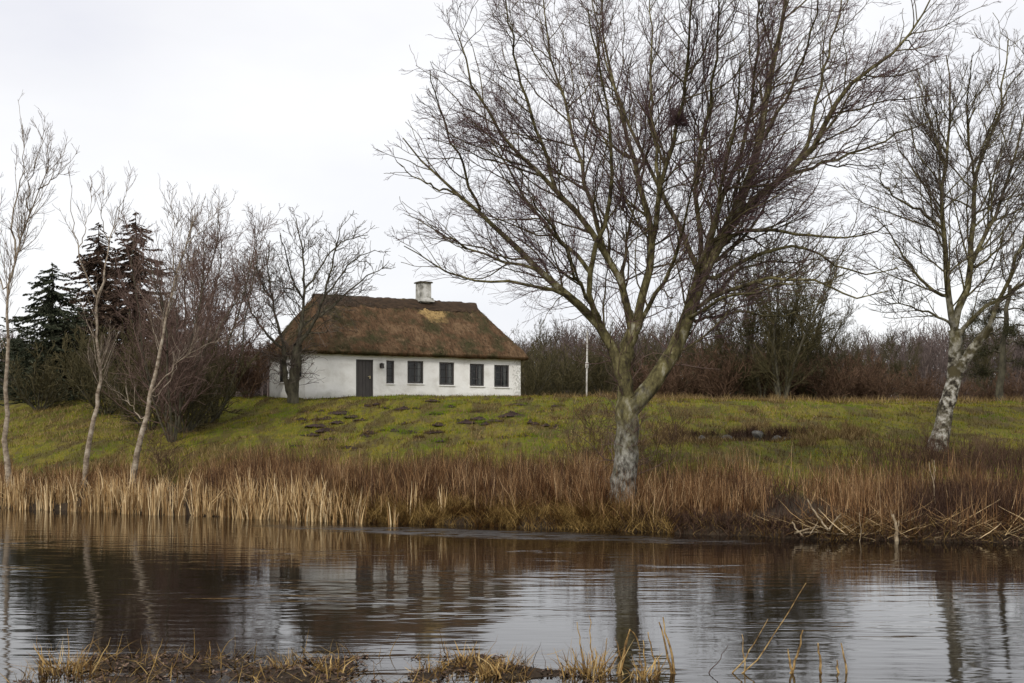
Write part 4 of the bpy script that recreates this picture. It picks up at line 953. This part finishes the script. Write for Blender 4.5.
sticks('fallen_branch', 'long fallen branches half buried in the dead weeds right of the splintered stump', 'branch', [
 ((P_(905, 538, 24.4), P_(920, 534), P_(926, 522, 24.8)), .03, .02), ((P_(918, 537, 24.4), P_(945, 528), P_(985, 520, 24.8)), .022, .012), ((P_(935, 538, 24.2), P_(970, 532), P_(1024, 524, 24.6)), .02, .01), ((P_(882, 536, 24.5), P_(895, 534), P_(912, 537, 24.3)), .02, .012)], bb)
sk_ = thing('reed_stalk', 'single thin pale stalk standing in the water left of the splintered stump', 'stalk', at(860, 540, 24.3))
mesh('stem', [stick((P_(860, 545, 24.3), P_(860.5, 530, 24.3), P_(860, 512, 24.3)), .012, .008)], M['bleached'], sk_, loc=at(860, 540, 24.3)).location = (0, 0, 0)
tall = thing('dead_stem', 'tall crooked pale dead stem rising out of the brown stalks near the leaning birch', 'stalk', at(935, 525, 25.8))
mesh('stem', [stick((P_(937, 528, 25.8), P_(935, 500, 25.8), P_(933, 480, 25.9), P_(929, 462, 25.9)), .022, .012), stick((P_(933, 482, 25.9), P_(935, 470, 25.9), P_(934, 460, 26)), .012, .006)], M['bleached'], tall, loc=at(935, 525, 25.8)).location = (0, 0, 0)
# brown twiggy shrubs at the foot of the huge tree
sh = bare_proto('shrub', 'thin brown twiggy shrub on the lawn edge left of the huge trunk', 'bush', gpos(585, 32.5), 2.2, 9, .55, M['brush_brown'], M['brush_brown'], dens=(5, 6, 5), rm=.004, r0=.010)
dup(sh, gpos(662, 31.5), 2.2, .95, 'thin brown twiggy shrub close behind the right side of the huge trunk')
dup(sh, gpos(165, 37.5), 4.2, (1.1, 1.1, .75), 'low brown twiggy shrub behind the reeds right of the leaning birch')
dup(sh, gpos(930, 35.5), 3.6, (.5, .5, .42), 'small brown shrub at the foot of the leaning birch')
dup(sh, gpos(978, 29), .6, (.7, .7, .62), 'dark twiggy shrub among the stalks right of the leaning birch')

# ------------------------------------------------------------------ near bank
# leaf litter on the muddy edge
n = 15000
x = U_(-4.9, 1.2, n); y = U_(9.5, 12.5, n); z = ground(x, y); k = (z > -.015) & (z < .4); x, y, z = x[k], y[k], z[k]; n = len(x)
c = np.stack((x, y, np.maximum(z, 0)+.012*rng.random(n)+.004), 1); a = U_(0, 6.28, n); l = U_(.010, .030, n)[:, None]
d1 = np.stack((np.cos(a), np.sin(a), U_(-.5, .7, n)), 1)*l; d2 = np.stack((-np.sin(a), np.cos(a), U_(-.5, .5, n)), 1)*l*.5
V = np.stack((c-d1, c-d2, c+d1, c+d2), 1).reshape(-1, 3)
M['leaves'] = island_mat('dead_leaves', [(0, (.025, .017, .013)), (.5, (.065, .040, .030)), (.8, (.13, .085, .06)), (1, (.24, .17, .12))], .7)
n = 1500; x = U_(-4.8, 1.0, n); y = U_(9.6, 12.4, n); z = ground(x, y); k = z > -.03; x, y, z = x[k], y[k], z[k]; n = len(x)
n2_ = 420; xs = U_(-4.7, .9, n2_); ys = U_(10.6, 12.2, n2_); zs_ = ground(xs, ys); k = zs_ > -.04; xs, ys, zs_ = xs[k], ys[k], zs_[k]; n2_ = len(xs)
SV2 = ribbons(np.stack((xs, ys, np.maximum(zs_, 0)-.02), 1), U_(.08, .34, n2_), U_(.004, .013, n2_), U_(0, 6.28, n2_), U_(0, 1.1, n2_), U_(-.2, .9, n2_), 4, .1)
SV = ribbons(np.stack((x, y, np.maximum(z, 0)+.015), 1), U_(.08, .3, n), U_(.004, .012, n), U_(0, 6.28, n), U_(.9, 1.65, n), U_(-.3, .3, n), 3, .1)
tag(mesh('straw_litter', [SV, SV2], M['sedge'], smooth=False), 'broken straw strewn over the muddy near edge', 'straw', kind='stuff')
tag(mesh('leaf_litter', [(V, np.arange(len(V)).reshape(-1, 4))], M['leaves'], smooth=False), 'dark wet leaf litter on the muddy near edge of the pond', 'leaf litter', kind='stuff')
def tuft(label, px, d, n, h, spread, lean=.9, m='fore'):
    b0 = gpos(px, d); b0[2] = max(b0[2], 0)
    n = int(n*1.25); x = spread*1.35*rng.normal(size=n); y = spread*rng.normal(size=n)
    P = np.stack((x, y, 0*x-.03), 1)
    o = mesh('grass_tuft', [ribbons(P, h*(.2+.85*rng.random(n)**1.5), U_(.006, .018, n), np.arctan2(y, x)+1.1*rng.normal(size=n), U_(0, lean*1.35, n), U_(-.2, 1.4, n), 5, .13)], M[m], smooth=False)
    o.location = b0; return tag(o, label, 'grass tuft')
tuft('golden dead grass tuft at the corner of the muddy near edge', 62, 11.3, 190, .42, .11)
tuft('small straw tuft on the leaf litter left of the reed stubs', 330, 11.2, 60, .22, .05)
tuft('second straw tuft on the leaf litter, just short of the reed stubs', 430, 11.3, 70, .24, .05)
tuft('low straw tuft in the middle of the leaf litter', 285, 11.4, 80, .22, .05)
tuft('thin straw tuft between the last two tufts of the leaf litter', 465, 11.5, 70, .26, .07)
tuft('thick golden straw tuft at the end of the leaf litter', 497, 11.1, 150, .28, .08)
tuft('golden straw tuft between the upright reed stubs', 590, 11.2, 130, .38, .10, .6)
tuft('sparse straw tuft beside the bent reed', 645, 11.0, 70, .34, .05, .5)
def reed(label, paths, r=.008, m='stub'):
    d = 11.2; b0 = at(*paths[0][0], d); b0[2] = 0
    t = thing('reed_stub', label, 'reed', b0, group=None)
    for p in paths:
        q = np.array([at(a_, c_, d+.04*i) for i, (a_, c_) in enumerate(p)]); q[0, 2] = -.05
        mesh('stem', [stick(q, r*rng.uniform(1.35, 1.65), r*.7, 9, .005)], M[m], t, loc=b0).location = (0, 0, 0)
    return t
reed('brown upright reed stubs in a loose bunch at the end of the straw tuft', [[(588, 684), (582, 655), (577, 622)], [(594, 684), (592, 650), (589, 615)], [(600, 684), (604, 660), (607, 638)], [(583, 684), (578, 668), (572, 648)]], .007)
reed('golden reed bent over into a sharp hook', [[(619, 690), (624, 660), (627, 632), (631, 627), (636, 634), (640, 650)], [(614, 690), (622, 662), (626, 640)]], .010)
reed('tall paired golden stubs leaning together', [[(676, 675), (670, 650), (663, 617)], [(673, 674), (666, 645), (659, 622)]], .011)
reed('short brown stubs standing beside the tall pair', [[(646, 690), (645, 660), (643, 640)], [(657, 690), (653, 655), (648, 632)], [(661, 690), (660, 670), (657, 655)]], .009)
reed('longest thin pale stem slanting far out over the water', [[(735, 700), (757, 662), (780, 625), (806, 583)]], .006)
reed('two thin pale stems crossing the foot of the long slanting one', [[(728, 700), (748, 656), (768, 619)], [(745, 690), (744, 655), (742, 634)]], .006)
reed('dark bent stem leaning away low beside the crossing stems', [[(704, 690), (716, 665), (728, 645)]], .004, 'weed_dark')
reed('ragged brown reed stub with a broken leaf and one thin side stem', [[(793, 690), (791, 668), (788, 649)], [(788, 692), (796, 660), (803, 630)]], .011)
reed('short smooth golden stub standing alone in the water', [[(821, 690), (820, 665), (818, 643)]], .012)
reed('slanting golden stub nearest the right end of the row', [[(848, 690), (845, 668), (841, 643)], [(840, 690), (838, 672), (837, 660)]], .010)

# ------------------------------------------------------------------ sky, sun, camera
wd = bpy.data.worlds.new('World'); S.world = wd; wd.use_nodes = True; nt = wd.node_tree
bg = nt.nodes['Background']; bg.inputs['Strength'].default_value = .1
SUN_EL, SUN_AZ = math.radians(34), math.radians(200)            # azimuth clockwise from +Y (north)
sky = N(nt, 'ShaderNodeTexSky'); sky.sky_type = 'NISHITA'; sky.sun_disc = False; sky.sun_elevation = SUN_EL; sky.sun_rotation = SUN_AZ
v = coords(nt, (1, 1, 2.6), 'Generated')
n1 = noise(nt, v, 2.2, 5, .5)
cl_ = ramp(nt, [(.30, (6.4, 6.4, 6.85)), (.46, (7.2, 7.15, 7.32)), (.62, (7.85, 7.8, 7.85))], n1)
c = mix(nt, cl_, sky.outputs[0], .10)
nt.links.new(c, bg.inputs[0])
sl = bpy.data.lights.new('sun', 'SUN'); sl.energy = 1.5; sl.angle = math.radians(11); sl.color = (1, .965, .91)
so = bpy.data.objects.new('sun', sl); COL.objects.link(so)
dv = Vector((math.sin(SUN_AZ)*math.cos(SUN_EL), math.cos(SUN_AZ)*math.cos(SUN_EL), math.sin(SUN_EL)))
so.rotation_euler = dv.to_track_quat('Z', 'Y').to_euler()
cam = bpy.data.cameras.new('camera'); co = bpy.data.objects.new('camera', cam); COL.objects.link(co)
cam.sensor_width = 36; cam.lens = F/1024*36; cam.shift_y = (YH-341.5)/1024; cam.clip_start = .1; cam.clip_end = 2000
co.location = (0, 0, CZ); co.rotation_euler = (math.radians(90), 0, 0); S.camera = co
S.view_settings.view_transform = 'Standard'; S.view_settings.look = 'None'; S.view_settings.exposure = .46; S.view_settings.gamma = 1
S.cycles.max_bounces = 6; S.cycles.transparent_max_bounces = 8
